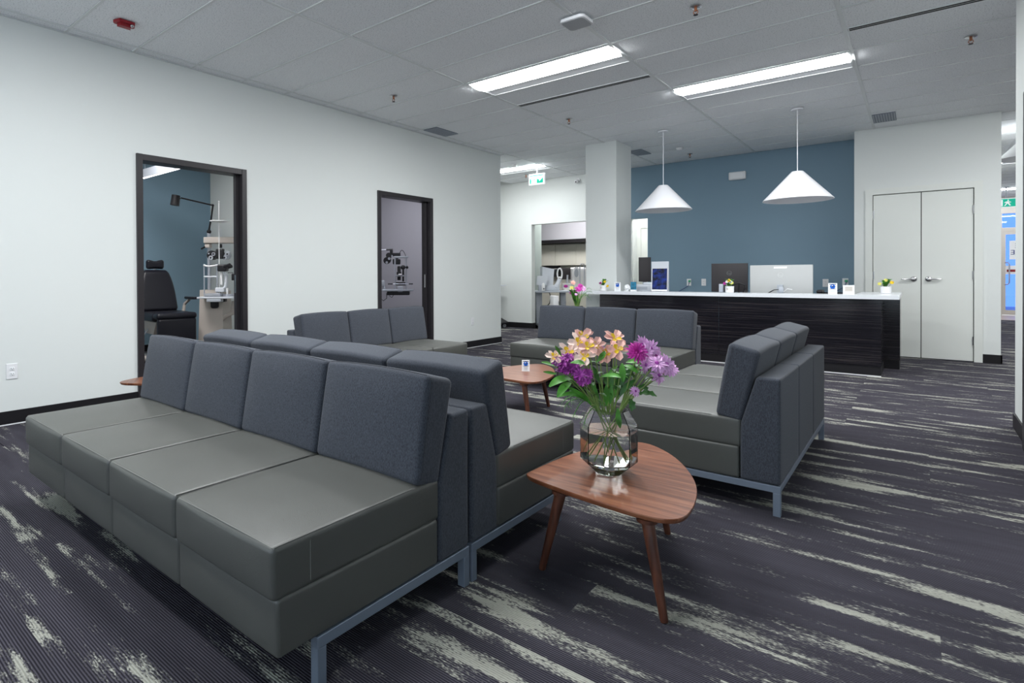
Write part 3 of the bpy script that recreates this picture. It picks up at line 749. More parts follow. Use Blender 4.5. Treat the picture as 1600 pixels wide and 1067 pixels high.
# ---- card stand (used three times)
def card(loc, label, rotz, sc=1.0):
    t = thing('card_stand', label, 'sign', loc, rotz, 'acrylic card stands with a blue round logo')
    w_, h_ = .085*sc, .125*sc
    MB().box(-w_/2, w_/2, -.004, .004, 0, h_).build('card_face', M['whitecard'], t, smooth=False)
    MB().box(-w_/2, w_/2, .004, .05*sc, 0, .004).build('stand_foot', M['whitecard'], t, smooth=False)
    y = -.0052
    MB().box(-w_*.36, w_*.36, y, y+.001, h_*.87, h_*.92).build('print_line', M['ink'], t, smooth=False)
    MB().lathe([(0, 0), (w_*.30, 0), (w_*.30, .001), (0, .001)], seg=20).xf(Matrix.Translation((0, y+.001, h_*.68)) @ Matrix.Rotation(math.pi/2, 4, 'X')).build('blue_roundel', M['blueprint'], t)
    MB().lathe([(0, 0), (w_*.11, 0), (w_*.11, .0016), (0, .0016)], seg=14).xf(Matrix.Translation((.002, y+.001, h_*.70)) @ Matrix.Rotation(math.pi/2, 4, 'X')).build('roundel_pupil', M['bluedark'], t)
    MB().box(-w_*.10, w_*.02, y-.001, y+.001, h_*.74, h_*.82).build('roundel_glint', M['whitecard'], t, smooth=False)
    MB().box(-w_*.34, w_*.34, y, y+.001, h_*.46, h_*.50).build('print_line', M['ink'], t, smooth=False)
    for q in (.36, .29, .22, .12): MB().box(-w_*.26, w_*.26, y, y+.001, h_*q, h_*(q+.025)).build('print_line', M['inkpale'], t, smooth=False)
p = onz(821.5, 580, TZ); card((p.x, p.y, TZ), 'small white card stand with blue eye logo on the walnut table', YAW-.1, .72)

# ================================================================== FLOWERS
def petal_fan(mb, c, nrm, n, L_, wd, tilt, cup=.3, phase=0, tipw=.6):
    """ring of n petals round centre c; nrm = facing direction; tilt = angle above the disc plane"""
    nrm = Vector(nrm).normalized(); a = Vector((0, 0, 1)) if abs(nrm.z) < .9 else Vector((1, 0, 0)); u = nrm.cross(a).normalized(); v = nrm.cross(u)
    for i in range(n):
        an = 2*math.pi*(i+random.uniform(-.2, .2))/n + phase; d = u*math.cos(an)+v*math.sin(an); sd = nrm.cross(d)
        l = L_*random.uniform(.85, 1.1); tt = tilt+random.uniform(-.12, .12)
        def pt(s, t_):
            ang = tt - cup*s
            return Vector(c) + (d*math.cos(ang)+nrm*math.sin(ang))*l*s + sd*t_*wd + nrm*abs(t_)*wd*.5*.4
        V = [pt(.08, -.25), pt(.08, .25), pt(.45, -.5), pt(.45, 0)-nrm*wd*.12, pt(.45, .5), pt(.8, -.5*tipw*1.3), pt(.8, 0)-nrm*wd*.1, pt(.8, .5*tipw*1.3), pt(1, 0)]
        mb.add(V, [(0,1,3),(0,3,2),(1,4,3),(2,3,6,5),(3,4,7,6),(5,6,8),(6,7,8)])
def bez(a, b, c, n=8): return [Vector(a)*(1-t)**2+Vector(b)*2*t*(1-t)+Vector(c)*t*t for t in [i/n for i in range(n+1)]]
def leaf_blade(mb, path, wd, nrm=Vector((0, 0, 1)), lobes=0):
    path = [Vector(p_) for p_ in path]; n = len(path)-1; L_ = []; R_ = []; Cn = []
    for i, p_ in enumerate(path):
        t_ = (path[min(i+1, n)]-path[max(i-1, 0)]).normalized(); s_ = t_.cross(nrm)
        if s_.length < 1e-3: s_ = Vector((1, 0, 0))
        s_.normalize(); q = i/n; wv = wd*math.sin(math.pi*min(1, q*.93+.03))**.75*(1+(.35*math.sin(q*lobes*2*math.pi) if lobes else 0))
        upv = s_.cross(t_)*wv*.28
        L_.append(p_-s_*wv+upv); R_.append(p_+s_*wv+upv); Cn.append(p_)
    V = L_+Cn+R_; m_ = n+1; Fc = []
    for i in range(n): Fc += [(i, i+1, m_+i+1, m_+i), (m_+i, m_+i+1, 2*m_+i+1, 2*m_+i)]
    mb.add(V, Fc)

def vase(loc, rotz, sc, label):
    t = thing('flower_vase', label, 'vase', loc, rotz)
    R8 = 1/math.cos(math.pi/8)
    out = [(.050, 0), (.100, .047), (.100, .190), (.070, .247), (.070, .250)]; inn = [(.066, .250), (.066, .246), (.095, .187), (.095, .050), (.050, .010), (.0001, .010)]
    prof = [(r*R8*sc, z*sc) for r, z in [(.0001, 0)]+out+inn]
    MB().lathe(prof, seg=8, rot=math.pi/8).build('vase_glass', M['glass'], t, smooth=False)
    wp = [(.0001, .0095), (.0503, .0095), (.0955, .0498), (.0955, .165), (.0001, .165)]
    MB().lathe([(r*R8*sc, z*sc) for r, z in wp], seg=8, rot=math.pi/8).build('water', M['water'], t, smooth=False)
    return t
VB = onz(951, 737, TZ); VB = Vector((VB.x, VB.y, TZ+.0005)); VS = F/((VB-Vector((0, 0, H))).dot(fw))
vase(VB, YAW+math.radians(6), 1.0, 'clear faceted octagonal glass vase of water on the front walnut table')
def bq_pt(zx, zy, dep=0.0):
    """bouquet point: crop-pixel offsets from the vase base turned to metres in the vase's own upright plane"""
    px = 800+zx/3.556; py = 480+zy/3.556
    return VB + r0*((px-951)/VS) + Vector((0, 0, (737-py)/VS)) + Vector((-math.sin(YAW), math.cos(YAW), 0))*dep
vd = Vector((math.sin(YAW), -math.cos(YAW), 0))     # towards the camera side of the bouquet
NECK = VB+Vector((0, 0, .245)); FOOT = VB+Vector((0, 0, .03))
STEMN = [0]
def stem_path(head, full=True):
    d = head-NECK; hx = Vector((d.x, d.y, 0)); u = hx.normalized() if hx.length > .01 else Vector((1, 0, 0))
    nk = NECK + u*min(.050, hx.length*.45)
    STEMN[0] += 1
    if full:
        an = math.atan2(u.y, u.x)+math.pi+random.uniform(-.9, .9); rr = random.uniform(.03, .078)
        ft = VB + Vector((rr*math.cos(an), rr*math.sin(an), .04+max(0, rr-.045)*.9)); lead = [ft, ft*.5+nk*.5]
    else: lead = [nk-Vector((0, 0, .02))-u*.012]
    return lead + bez(nk, nk*.5+head*.5+Vector((0, 0, .02)), head, 6)
def flower(kind, zx, zy, dep, nrm, label, size=1.0, group='flowers in the glass vase', leaves=1):
    size *= {'mum': 1.12, 'daisy': 1.42, 'alstro': 1.28, 'spray': 1.45}[kind]
    hd = bq_pt(zx, zy, dep); base = VB.copy()
    names = {'mum': 'chrysanthemum', 'daisy': 'daisy', 'alstro': 'lily_flower', 'spray': 'purple_spray'}
    t = thing(names[kind], label, 'flower', base, 0, group)
    rel = lambda p_: Vector(p_)-base
    sp = [rel(q) for q in stem_path(hd, kind == 'mum' or STEMN[0] % 3 == 0)]
    MB().tube(sp, [.0024]*(len(sp)-1)+[.0018], 6).build('stem', M['stem'], t)
    n_ = Vector(nrm).normalized(); c = rel(hd)
    if kind == 'mum':
        b_ = MB()
        for i, (n, l, ti) in enumerate(((16, .040, .05), (16, .037, .35), (14, .031, .65), (11, .024, .95), (8, .016, 1.25))): petal_fan(b_, c+n_*.002*i, n_, n, l*size, .0085*size, ti, .35, i*.3)
        b_.build('bloom', M['magenta'], t); MB().ball(c-n_*.004, .009*size).build('calyx', M['leafdark'], t)
    elif kind == 'daisy':
        b_ = MB(); petal_fan(b_, c, n_, 15, .030*size, .0085*size, .12, .25); petal_fan(b_, c+n_*.002, n_, 12, .023*size, .008*size, .42, .25, .2)
        b_.build('bloom', M['lilac'], t); MB().ball(c+n_*.003, .006*size).build('flower_centre', M['purple'], t)
    elif kind == 'spray':
        b_ = MB()
        for q in range(5):
            o_ = c+Vector((random.uniform(-1, 1), random.uniform(-1, 1), random.uniform(-1, 1)))*.022*size
            petal_fan(b_, o_, n_+Vector((random.uniform(-.6, .6), random.uniform(-.6, .6), random.uniform(-.2, .6))), 11, .020*size, .006*size, .4, .3); petal_fan(b_, o_, n_, 8, .013*size, .005*size, .9, .3)
        b_.build('bloom', M['purple'], t)
    else:
        m1 = M['pinkpale'] if random.random() < .6 else M['pinkwhite']
        b_ = MB(); petal_fan(b_, c, n_, 3, .034*size, .021*size, .55, .45, 0, .8); petal_fan(b_, c, n_, 3, .036*size, .015*size, .62, .5, 1.05, .7); b_.build('bloom', m1, t)
        y_ = MB(); petal_fan(y_, c+n_*.001, n_, 3, .019*size, .012*size, .70, .3, 1.05, .8); y_.build('throat', M['yellow'], t)
        MB().tube([c, c+n_*.02+Vector((0, 0, .004)), c+n_*.028], .0012, 5).tube([c, c+n_*.018+r0*.008, c+n_*.026+r0*.01], .0012, 5).build('stamen', M['pinkwhite'], t)
    for q in range(leaves):
        i = random.randint(len(sp)-5, len(sp)-2); a = sp[i]; an = random.uniform(0, 6.28); d = Vector((math.cos(an), math.sin(an), .35)); l = random.uniform(.05, .085)
        lb = MB(); leaf_blade(lb, bez(a, a+d*l*.55+Vector((0, 0, .012)), a+d*l-Vector((0, 0, .012)), 6), .010); lb.build('leaf', M['leaf' if q % 2 else 'leafdark'], t)
    return t
vdu = vd + Vector((0, 0, .5))
AL = [(395, 160, .00), (365, 195, -.02), (405, 212, -.05), (455, 215, -.01), (385, 262, -.055), (318, 245, .0), (582, 180, .02), (578, 232, -.02), (525, 258, .0), (232, 275, .0)]
ALN = ['topmost pale pink lily bloom of the front vase bouquet', 'pale pink lily bloom just under the topmost one, on its outer side', 'open pale pink lily bloom with yellow throat at the heart of the pink cluster', 'pale pink lily bloom of the pink cluster on the side toward the magenta bloom',
       'lowest open pink lily bloom hanging over the green leaves', 'blush lily bloom between the purple blooms and the pink cluster', 'upper of the two blush lily blooms beside the magenta chrysanthemum', 'lower of the two blush lily blooms beside the magenta chrysanthemum', 'small cream-pink lily bloom between the pink cluster and the magenta bloom', 'small pink lily bloom at the outer edge of the purple blooms']
for i, (x, y, d) in enumerate(AL):
    flower('alstro', x, y, d, vdu+r0*random.uniform(-.6, .6)+Vector((0, 0, random.uniform(-.2, .5))), ALN[i], 1.0 if i != 9 else .8, 'pale pink lilies in the front vase')
flower('mum', 668, 238, -.06, vdu+r0*.1, 'large magenta chrysanthemum in the front glass vase', 1.05, leaves=2)
DA = [(738, 215, .03, .95), (780, 235, .02, 1), (815, 270, .03, 1), (782, 305, -.04, 1.05), (715, 310, -.045, .85), (850, 318, -.01, 1.1), (878, 345, .0, .95), (785, 368, -.05, .9), (745, 250, .0, .9), (505, 232, .05, .95), (655, 450, -.06, .55), (260, 290, .0, .8)]
DN = ['lilac daisy bloom touching the magenta chrysanthemum at the top', 'lilac daisy bloom on the crest of the lilac cluster', 'lilac daisy bloom high on the outer shoulder of the lilac cluster', 'lilac daisy bloom in the middle of the lilac cluster, facing out', 'lilac daisy bloom under the magenta chrysanthemum', 'big lilac daisy bloom on the outer side of the lilac cluster', 'outermost lilac daisy bloom of the front vase', 'lowest lilac daisy bloom of the lilac cluster', 'lilac daisy bloom half behind the magenta chrysanthemum', 'lilac daisy bloom behind the pink lilies', 'tiny lone lilac daisy low over the vase shoulder', 'lilac daisy bloom among the purple blooms']
for (x, y, d, s_), dn in zip(DA, DN): flower('daisy', x, y, d, vdu*.7+r0*random.uniform(0, .9)+Vector((0, 0, random.uniform(-.4, .4))), dn, s_, 'lilac daisies in the front vase')
for x, y, d, s_, pn in [(300, 290, -.02, 1.0, 'deep purple ruffled bloom next to the blush lily'), (345, 345, -.04, 1.05, 'largest deep purple ruffled bloom, under the lowest pink lily'), (285, 330, .01, .9, 'deep purple ruffled bloom behind the narrow leaves'), (375, 355, -.05, .8, 'deep purple bloom over the middle leaves of the bouquet'), (395, 405, -.04, .6, 'small dark purple bud below the other purple blooms'), (335, 300, .02, 1, 'deep purple bloom tucked behind the pink cluster')]:
    flower('spray', x, y, d, vdu, pn, s_, 'deep purple blooms in the front vase')
def greenery(paths, wd, label, m_='leaf', lobes=0):
    t = thing('leafy_stem', label, 'foliage', VB, 0, 'green sprigs in the front vase')
    end = Vector(paths[-1][-1])
    sp = [q-VB for q in stem_path(Vector(paths[0][0]), False)]; MB().tube(sp, .0022, 6).build('stem', M['stem'], t)
    for pth in paths:
        lb = MB(); leaf_blade(lb, [Vector(q)-VB for q in bez(*pth, 8)], wd, lobes=lobes, nrm=(Vector((0, 0, 1))+vd*.8).normalized()); lb.build('leaf', M[m_], t)
P = bq_pt
greenery([(P(325, 390, -.03), P(250, 365, -.07), P(183, 415, -.09))], .017, 'broad green leaf arching out of the left of the bouquet')
greenery([(P(330, 420, 0), P(280, 420, -.03), P(242, 487, -.04))], .016, 'drooping green leaf below the purple blooms')
greenery([(P(245, 330, .02), P(205, 310, .0), P(163, 302, -.01)), (P(248, 368, .0), P(215, 365, -.01), P(170, 353, -.02)), (P(272, 268, -.02), P(250, 240, -.03), P(232, 208, -.03))], .009, 'narrow green leaves poking past the purple blooms')
greenery([(P(470, 375, -.05), P(515, 345, -.09), P(560, 365, -.1)), (P(305, 295, -.06), P(340, 280, -.09), P(372, 295, -.09)), (P(455, 300, -.03), P(480, 270, -.06), P(492, 232, -.06))], .012, 'glossy green leaves in the middle of the bouquet')
greenery([(P(590, 300, -.05), P(575, 340, -.08), P(575, 392, -.09)), (P(600, 310, -.05), P(625, 315, -.08), P(655, 345, -.09)), (P(620, 300, -.03), P(640, 285, -.06), P(690, 290, -.05))], .013, 'glossy green leaves under the magenta bloom')
greenery([(P(505, 530, -.05), P(495, 470, -.06), P(500, 415, -.06)), (P(560, 540, -.06), P(550, 600, -.085), P(562, 640, -.085)), (P(470, 500, -.04), P(430, 420, -.06), P(400, 380, -.06))], .011, 'long green leaves at the neck of the vase')
greenery([(P(690, 480, -.02), P(740, 455, -.03), P(788, 488, -.03)), (P(640, 500, -.03), P(650, 520, -.05), P(640, 560, -.05)), (P(690, 440, -.02), P(725, 425, -.03), P(735, 465, -.03)), (P(655, 385, .0), P(670, 350, -.03), P(655, 335, -.03))], .013, 'lobed dark green leaves on the right of the bouquet', 'leafdark', 3)
greenery([(P(430, 470, .0), P(380, 430, .02), P(320, 410, .02)), (P(450, 520, .0), P(390, 490, .03), P(330, 470, .03)), (P(600, 480, .03), P(620, 440, .05), P(610, 400, .05)), (P(540, 440, .03), P(540, 410, .05), P(520, 395, .04)), (P(490, 420, -.02), P(465, 400, -.03), P(440, 330, -.03))], .012, 'dark green leaves filling the back of the bouquet', 'leafdark')
rl = random.Random(3)
for q in range(10):
    x = rl.uniform(330, 700); y = rl.uniform(360, 500); dx = (x-520)*.35+rl.uniform(-50, 50); d = rl.uniform(-.05, .06)
    greenery([(P(x*.5+265, y+60, d), P(x*.7+160, y, d), P(x+dx*.6, y-rl.uniform(0, 50), d)), (P(x*.6+210, y+40, d), P(x, y-30, d), P(x+dx, y+rl.uniform(-10, 40), d))], .011, 'slim green leaves filling the middle of the front bouquet', 'leaf' if q % 2 else 'leafdark')
def frond(loc_off, tip, base_pt, label, group, seedv, dens=22, l0=.035):
    rnd = random.Random(seedv)
    t = thing('fern_frond', label, 'foliage', loc_off, 0, group)
    pth = [Vector(q)-Vector(loc_off) for q in bez(*tip, 14)]; b_ = MB().tube(pth, [.0018]*(len(pth)-1)+[.0008], 5)
    for i in range(2, len(pth)):
        for s_ in range(dens//7):
            d = Vector((rnd.uniform(-1, 1), rnd.uniform(-1, 1), rnd.uniform(-1, .35))).normalized(); b_.tube([pth[i], pth[i]+d*l0*.5+Vector((0, 0, .004)), pth[i]+d*l0*rnd.uniform(.6, 1)], .0005, 3, cap=False)
    b_.build('frond', M['fern'], t)
for j, (tp, q) in enumerate([((330, 600, -.03), (400, 440, 0)), ((275, 520, -.02), (360, 440, .0)), ((380, 640, -.05), (420, 500, -.03)), ((300, 560, .02), (350, 470, .03))]):
    frond(VB, (NECK+Vector((0, 0, .01)), P(q[0], q[1], q[2]), P(*tp)), None, 'feathery green fern frond drooping from the front vase', 'fern fronds in the front vase', 20+j)

# ---- smaller bouquet behind the far sofa, on its own stand
V2 = Vector(ony(902, 490, 6.45)); sc2 = F/(Vector((V2.x, V2.y, 0)).dot(fw))
T2H = .50
t = thing('pedestal_table', 'small walnut stand behind the far sofa beside the column', 'table', (V2.x, V2.y, 0))
MB().lathe([(0, T2H-.02), (.17, T2H-.02), (.18, T2H-.01), (.178, T2H), (0, T2H)], seg=28).build('table_top', M['walnut'], t)
for q in range(3):
    a = 2*math.pi*q/3+.4; MB().tube([(.15*math.cos(a), .15*math.sin(a), 0), (.09*math.cos(a), .09*math.sin(a), T2H-.02)], [.011, .018], 10).build('leg', M['walnutleg'], t)
VB2 = Vector((V2.x, V2.y, T2H+.0005))
vase(VB2, .3, .85, 'clear faceted glass vase of flowers beside the square column')
def bq2(px, py, dep=0): return Vector((V2.x, V2.y, 0)) + r0*((px-902)/sc2) + Vector((0, 0, H+(430-py)/sc2)) + Vector((-math.sin(YAW), math.cos(YAW), 0))*dep
for (px, py, kind, s_) in [(903, 452, 'magenta', 1.2), (911, 451, 'lilac', 1.15), (896, 442, 'pinkpale', .8), (894, 450, 'yellowpale', .7), (893, 458, 'magenta', .6), (899, 460, 'lilac', .55), (907, 447, 'magenta', .9)]:
    hd = bq2(px, py, random.uniform(-.04, .02))
    t = thing('bouquet_flower', {'magenta': {1.2: 'large magenta bloom in the vase beside the column', .6: 'small magenta bud low in the vase beside the column', .9: 'second magenta bloom behind the large one beside the column'}, 'lilac': {1.15: 'large lilac bloom in the vase beside the column', .55: 'small lilac bloom low in the vase beside the column'}, 'pinkpale': {.8: 'pale pink bloom topping the bouquet beside the column'}, 'yellowpale': {.7: 'pale yellow bloom in the vase beside the column'}}[kind][s_], 'flower', VB2, 0, 'flowers in the vase beside the column')
    c = hd-VB2; b_ = MB(); n_ = vd+Vector((0, 0, .7))
    petal_fan(b_, c, n_, 14, .042*s_, .012*s_, .2, .3); petal_fan(b_, c, n_, 10, .032*s_, .011*s_, .7, .3)
    b_.build('bloom', M[kind], t); MB().tube([Vector((random.uniform(-.03, .03), random.uniform(-.03, .03), .03)), Vector((c.x*.3, c.y*.3, .2)), c], .004, 5).build('stem', M['stem'], t)
for q in range(9):
    hd = bq2(random.uniform(882, 908), random.uniform(452, 470), random.uniform(-.05, .05))
    t = thing('bouquet_leaf', 'green leaf in the vase beside the column', 'foliage', VB2, 0, 'leaves in the vase beside the column')
    c = hd-VB2; lb = MB(); leaf_blade(lb, bez((0, 0, .18), Vector((c.x*.6, c.y*.6, c.z+.02)), c, 6), .028); lb.build('leaf_blade', M['leaf' if q % 2 else 'leafdark'], t)
for q, tp in enumerate([(921, 450), (925, 456), (918, 462), (922, 467)]):
    frond(VB2, (VB2+Vector((0, 0, .21)), bq2(912, 452), bq2(*tp)), None, 'feathery green frond reaching past the end of the counter', 'fronds in the vase beside the column', 60+q, 21, .05)

# ================================================================== RECEPTION DESK
DY = 7.56; DX0, DX1 = -3.41, -.286; DTOPZ = .822; CT = .866
t = thing('reception_desk', 'long black ebony-grain reception desk with dark toe kick', 'desk', ((DX0+DX1)/2, DY, 0)); ox = (DX0+DX1)/2
for a, b in ((DX0, -1.864), (-1.860, DX1)): MB().rbox(a-ox, b-ox, 0, .02, .105, DTOPZ, .001, seg=1, n=0).build('front_panel', M['ebony'], t, smooth=False)
MB().box(DX0-ox+.004, DX1-ox, .006, .02, .012, .104).build('toe_kick', M['black'], t, smooth=False)
MB().box(DX0-ox+.004, DX1-ox, .000, .02, 0, .011).build('floor_bead', M['white'], t, smooth=False)
MB().rbox(DX1-ox-.02, DX1-ox, .021, .76, .105, DTOPZ, .001, seg=1, n=0).build('end_panel', M['ebony'], t, smooth=False)
MB().box(DX1-ox-.018, DX1-ox-.002, .021, .76, 0, .104).build('toe_kick', M['black'], t, smooth=False)
MB().box(DX0-ox, DX0-ox+.02, .021, .30, 0, DTOPZ).build('end_panel', M['door_white'], t, smooth=False)
MB().box(-3.27-ox, DX1-ox-.03, .15, .75, .70, .735).build('work_surface', M['quartz'], t, smooth=False)
rt_ = thing('desk_return', 'short ebony-grain return cabinet at the right end of the desk', 'desk', (-.40, 8.285, 0))
MB().rbox(.10, .255, 0, .52, .105, DTOPZ, .001, seg=1, n=0).build('cabinet_body', M['ebony'], rt_, smooth=False)
MB().box(.10, .25, .006, .51, 0, .104).build('toe_kick', M['black'], rt_, smooth=False)
ct = MB().prism([(-3.73, DY-.04), (-.137, DY-.04), (-.137, 8.83), (-.52, 8.83), (-.52, DY+.28), (-3.28, DY+.28), (-3.73, DY+.28)], DTOPZ+.001, CT, 'xy').build('countertop', M['quartz'], smooth=False)
tag(ct, 'white quartz counter slab on top of the ebony reception desk', 'countertop')

def pot(px, py, Y, label, flowers, dot=False):
    p_ = ony(px, py, Y); t = thing('potted_plant', label, 'potted plant', (p_.x, Y, CT+.0005), 0, 'little potted plants on the counter')
    MB().lathe([(0, 0), (.042, 0), (.048, .004), (.050, .08), (.046, .08), (.044, .065), (0, .065)], seg=20).build('pot', M['white'], t)
    rnd = random.Random(px)
    f_ = MB()
    for q in range(36):
        a = rnd.uniform(0, 6.28); r_ = rnd.uniform(.02, .085); z = .07+rnd.uniform(.025, .11)
        leaf_blade(f_, bez((0, 0, .065), (r_*.5*math.cos(a), r_*.5*math.sin(a), z), (r_*math.cos(a), r_*math.sin(a), z*.95), 4), .014)
    f_.build('foliage', M['leaf'], t)
    for (x, z, m_) in flowers:
        b_ = MB(); c = Vector((x, -.035, z)); petal_fan(b_, c, (0, -1, .5), 9, .022, .014, .3, .2); petal_fan(b_, c, (0, -1, .5), 6, .014, .011, .8, .2); b_.build('bloom', M[m_], t)
        MB().tube([(0, 0, .065), (x*.6, -.02, z*.7), c], .002, 5).build('stem', M['stem'], t)
    if dot: MB().lathe([(0, 0), (.012, 0), (.012, .002), (0, .002)], seg=12).xf(Matrix.Translation((-.015, -.0475, .045)) @ Matrix.Rotation(math.pi/2, 4, 'X')).build('pot_emblem', M['beige'], t)
pot(943, 455, 7.66, 'white pot with green foliage and two yellow blooms at the column end', [(.075, .07, 'yellow'), (.035, .13, 'yellow'), (-.03, .11, 'magenta')], True)
pot(1140, 457, 7.68, 'white pot with yellow and white blooms in front of the black monitor', [(0, .15, 'yellow'), (.035, .12, 'yellowpale'), (-.045, .115, 'magenta'), (.02, .13, 'whitecard'), (-.02, .135, 'whitecard')], True)
pot(1384, 458, 8.20, 'white pot with three yellow blooms at the double-door end', [(.055, .125, 'yellow'), (-.055, .11, 'yellowpale'), (.0, .15, 'yellowpale')])
p_ = ony(965, 455, 7.66); card((p_.x, 7.66, CT+.0005), 'white card stand with blue eye logo beside the column end pot', .1, .98)
p_ = ony(1301, 458, 7.70); card((p_.x, 7.70, CT+.0005), 'white card stand with blue eye logo beside the square white box', .1, .98)
p_ = ony(1326, 458, 7.72); t = thing('square_sign', 'small square off-white block with faded brown lettering on the counter', 'sign', (p_.x, 7.72, CT+.0005), .1)
MB().rbox(-.052, .052, -.02, .02, 0, .1, .003, seg=1, n=0).build('block', M['whitecard'], t, smooth=False)
MB().box(-.034, .034, -.0212, -.02, .03, .085).build('print_panel', mat('kraft_print', (.62, .58, .53), .6), t, smooth=False)
for z in (.072, .058, .05): MB().box(-.028, .028, -.0222, -.0212, z, z+.004).build('print_line', M['beige'], t, smooth=False)
# paper flower, blue box, card terminal, tablet with blue screen
p_ = ony(979, 455, 7.70); t = thing('paper_ornament', 'crumpled white ornament on a foot between card stand and blue box', 'ornament', (p_.x, 7.70, CT+.0005))
MB().lathe([(0, 0), (.035, 0), (.03, .008), (.006, .012), (.006, .02)], seg=14).build('ornament_foot', M['whitecard'], t)
b_ = MB(); petal_fan(b_, (0.01, 0, .05), (.3, -1, .3), 7, .045, .04, .4, .4); petal_fan(b_, (0.01, 0, .055), (.3, -1, .3), 5, .035, .035, .9, .4); b_.build('ornament_petals', M['whitecard'], t)
p_ = ony(990, 455, 7.74); t = thing('blue_box', 'small teal-blue printed box standing on the counter', 'box', (p_.x, 7.74, CT+.0005), .15)
MB().rbox(-.036, .036, -.018, .018, .02, .128, .002, seg=1, n=0).build('carton', M['bluebox'], t, smooth=False); MB().box(-.04, .04, -.022, .022, 0, .02).build('carton_tray', M['white'], t, smooth=False)
p_ = ony(1006, 455, 7.95); t = thing('desktop_printer', 'low pale grey desktop printer behind the counter edge', 'printer', (p_.x, 8.02, .7355), .05)
MB().rbox(-.13, .13, -.09, .09, .0, .22, .012, seg=2, n=0).build('printer_body', M['lgreyplastic'], t); MB().box(-.09, .05, -.092, -.0895, .15, .19).build('printer_panel', M['greyplastic'], t, smooth=False); MB().rbox(-.02, .11, -.05, .06, .2205, .25, .01, seg=2, n=0).build('printer_lid', M['lgreyplastic'], t)
MB().tube([(.13, -.02, .05), (.16, -.03, .15), (.15, -.04, .21), (.19, -.05, .20), (.20, -.03, .05), (.2, 0, .003)], .006, 6).build('cable', M['black'], t)
p_ = ony(1030, 456, 7.70); t = thing('digital_frame', 'upright white-framed tablet showing a dark blue picture on the counter', 'tablet', (p_.x, 7.70, CT+.0005), .18)
tl_ = Matrix.Rotation(math.radians(-8), 4, 'X')
MB().rbox(-.100, .100, -.012, .006, .004, .315, .004, seg=1, n=0).xf(tl_).build('frame_body', M['white'], t, smooth=False)
m = bpy.data.materials.new('blue_screen'); m.use_nodes = True; nt = m.node_tree; bb = nt.nodes['Principled BSDF']; bb.inputs['Roughness'].default_value = .55; bb.inputs['Specular IOR Level'].default_value = .2
tc = _n(nt, 'ShaderNodeTexCoord'); no = _n(nt, 'ShaderNodeTexNoise'); no.inputs['Scale'].default_value = 16; no.inputs['Detail'].default_value = 5; rr = _n(nt, 'ShaderNodeValToRGB')
rr.color_ramp.elements[0].position = .38; rr.color_ramp.elements[0].color = (.002, .004, .012, 1); rr.color_ramp.elements[1].position = .68; rr.color_ramp.elements[1].color = (.008, .028, .20, 1)
nt.links.new(tc.outputs['Object'], no.inputs[0]); nt.links.new(no.outputs[0], rr.inputs[0]); nt.links.new(rr.outputs[0], bb.inputs['Base Color']); nt.links.new(rr.outputs[0], bb.inputs['Emission Color']); bb.inputs['Emission Strength'].default_value = .1
MB().box(-.090, .097, -.0135, -.0122, .026, .311).xf(tl_).build('screen', m, t, smooth=False)
MB().box(-.03, .03, .006, .07, .0, .01).box(-.03, .03, .055, .062, .01, .2).build('easel', M['greyplastic'], t, smooth=False)
p_ = ony(1030, 412, 8.05); t = thing('document_tray', 'pale grey upright board standing behind the blue-screen tablet', 'panel', (p_.x+.02, 8.03, .7355), .1)
MB().rbox(-.115, .115, -.012, .012, 0, .54, .004, seg=1, n=0).build('board', M['lgreyplastic'], t, smooth=False)
# monitors
def monitor(px0, px1, pyt, pyb, Y, yaw, m_, label, logo, nk=-.05):
    a = ony(px0, (pyt+pyb)/2, Y); b = ony(px1, (pyt+pyb)/2, Y); zt = ony((px0+px1)/2, pyt, Y).z; zb = ony((px0+px1)/2, pyb, Y).z
    wd = (b.x-a.x)/max(.3, math.cos(yaw))*(1); c = ((a.x+b.x)/2, Y, .7355)
    t = thing('monitor', label, 'monitor', c, yaw, 'computer monitors at the reception desk'); h = wd/2
    z0, z1 = zb-.7355, zt-.7355
    sh = MB().rbox(-h, h, -.006, .03, z0, z1, .004, seg=2, n=0).build('monitor_shell', m_, t)
    MB().box(-h+.01, h-.01, .0302, .0315, z0+.015, z1-.01).build('screen', M['blackplastic'], t, smooth=False)
    MB().box(-.03, .03, nk, nk+.042, .01, z0+.12).build('monitor_neck', M['greyplastic'], t, smooth=False)
    MB().box(-.12, .12, -.10, .09, 0, .01).build('monitor_foot', M['greyplastic'], t, smooth=False)
    if logo:
        lx, lz = 0, z0+(z1-z0)*.66
        MB().lathe([(.030, 0), (.030, .0015), (.025, .0015), (.025, 0)], seg=28, closed=True).xf(Matrix.Translation((lx, -.0062, lz)) @ Matrix.Rotation(math.pi/2, 4, 'X')).build('logo_ring', logo, t)
        me = text_mesh('hp', .045); me.materials.append(logo); q = inst('logo_letters', me, t, (lx, -.0072, lz-.002)); q.rotation_euler = (math.pi/2, 0, 0)
    return t, z0, z1, h
tm, z0, z1, h = monitor(1112, 1168, 411.5, 456, 8.10, .06, M['monitor'], 'black monitor seen from behind with round grey logo', M['logo'])
MB().box(-h+.004, h-.004, -.0075, -.0062, z0+(z1-z0)*.26, z0+(z1-z0)*.275).build('back_groove', M['ink'], tm, smooth=False)
tm, z0, z1, h = monitor(1172, 1270, 414, 460, 8.02, 0, M['monitorwhite'], 'wide white monitor seen from behind with a faint round logo', M['logopale'])
MB().rbox(-.07, .07, -.010, -.0062, z1-.045, z1-.02, .002, seg=1, n=0).build('camera_housing', M['whitecard'], tm, smooth=False)
t = thing('cable_bundle', 'black and white cables with a grey plug behind the white monitor', 'cables', (tm.location.x, 7.93, .7355))
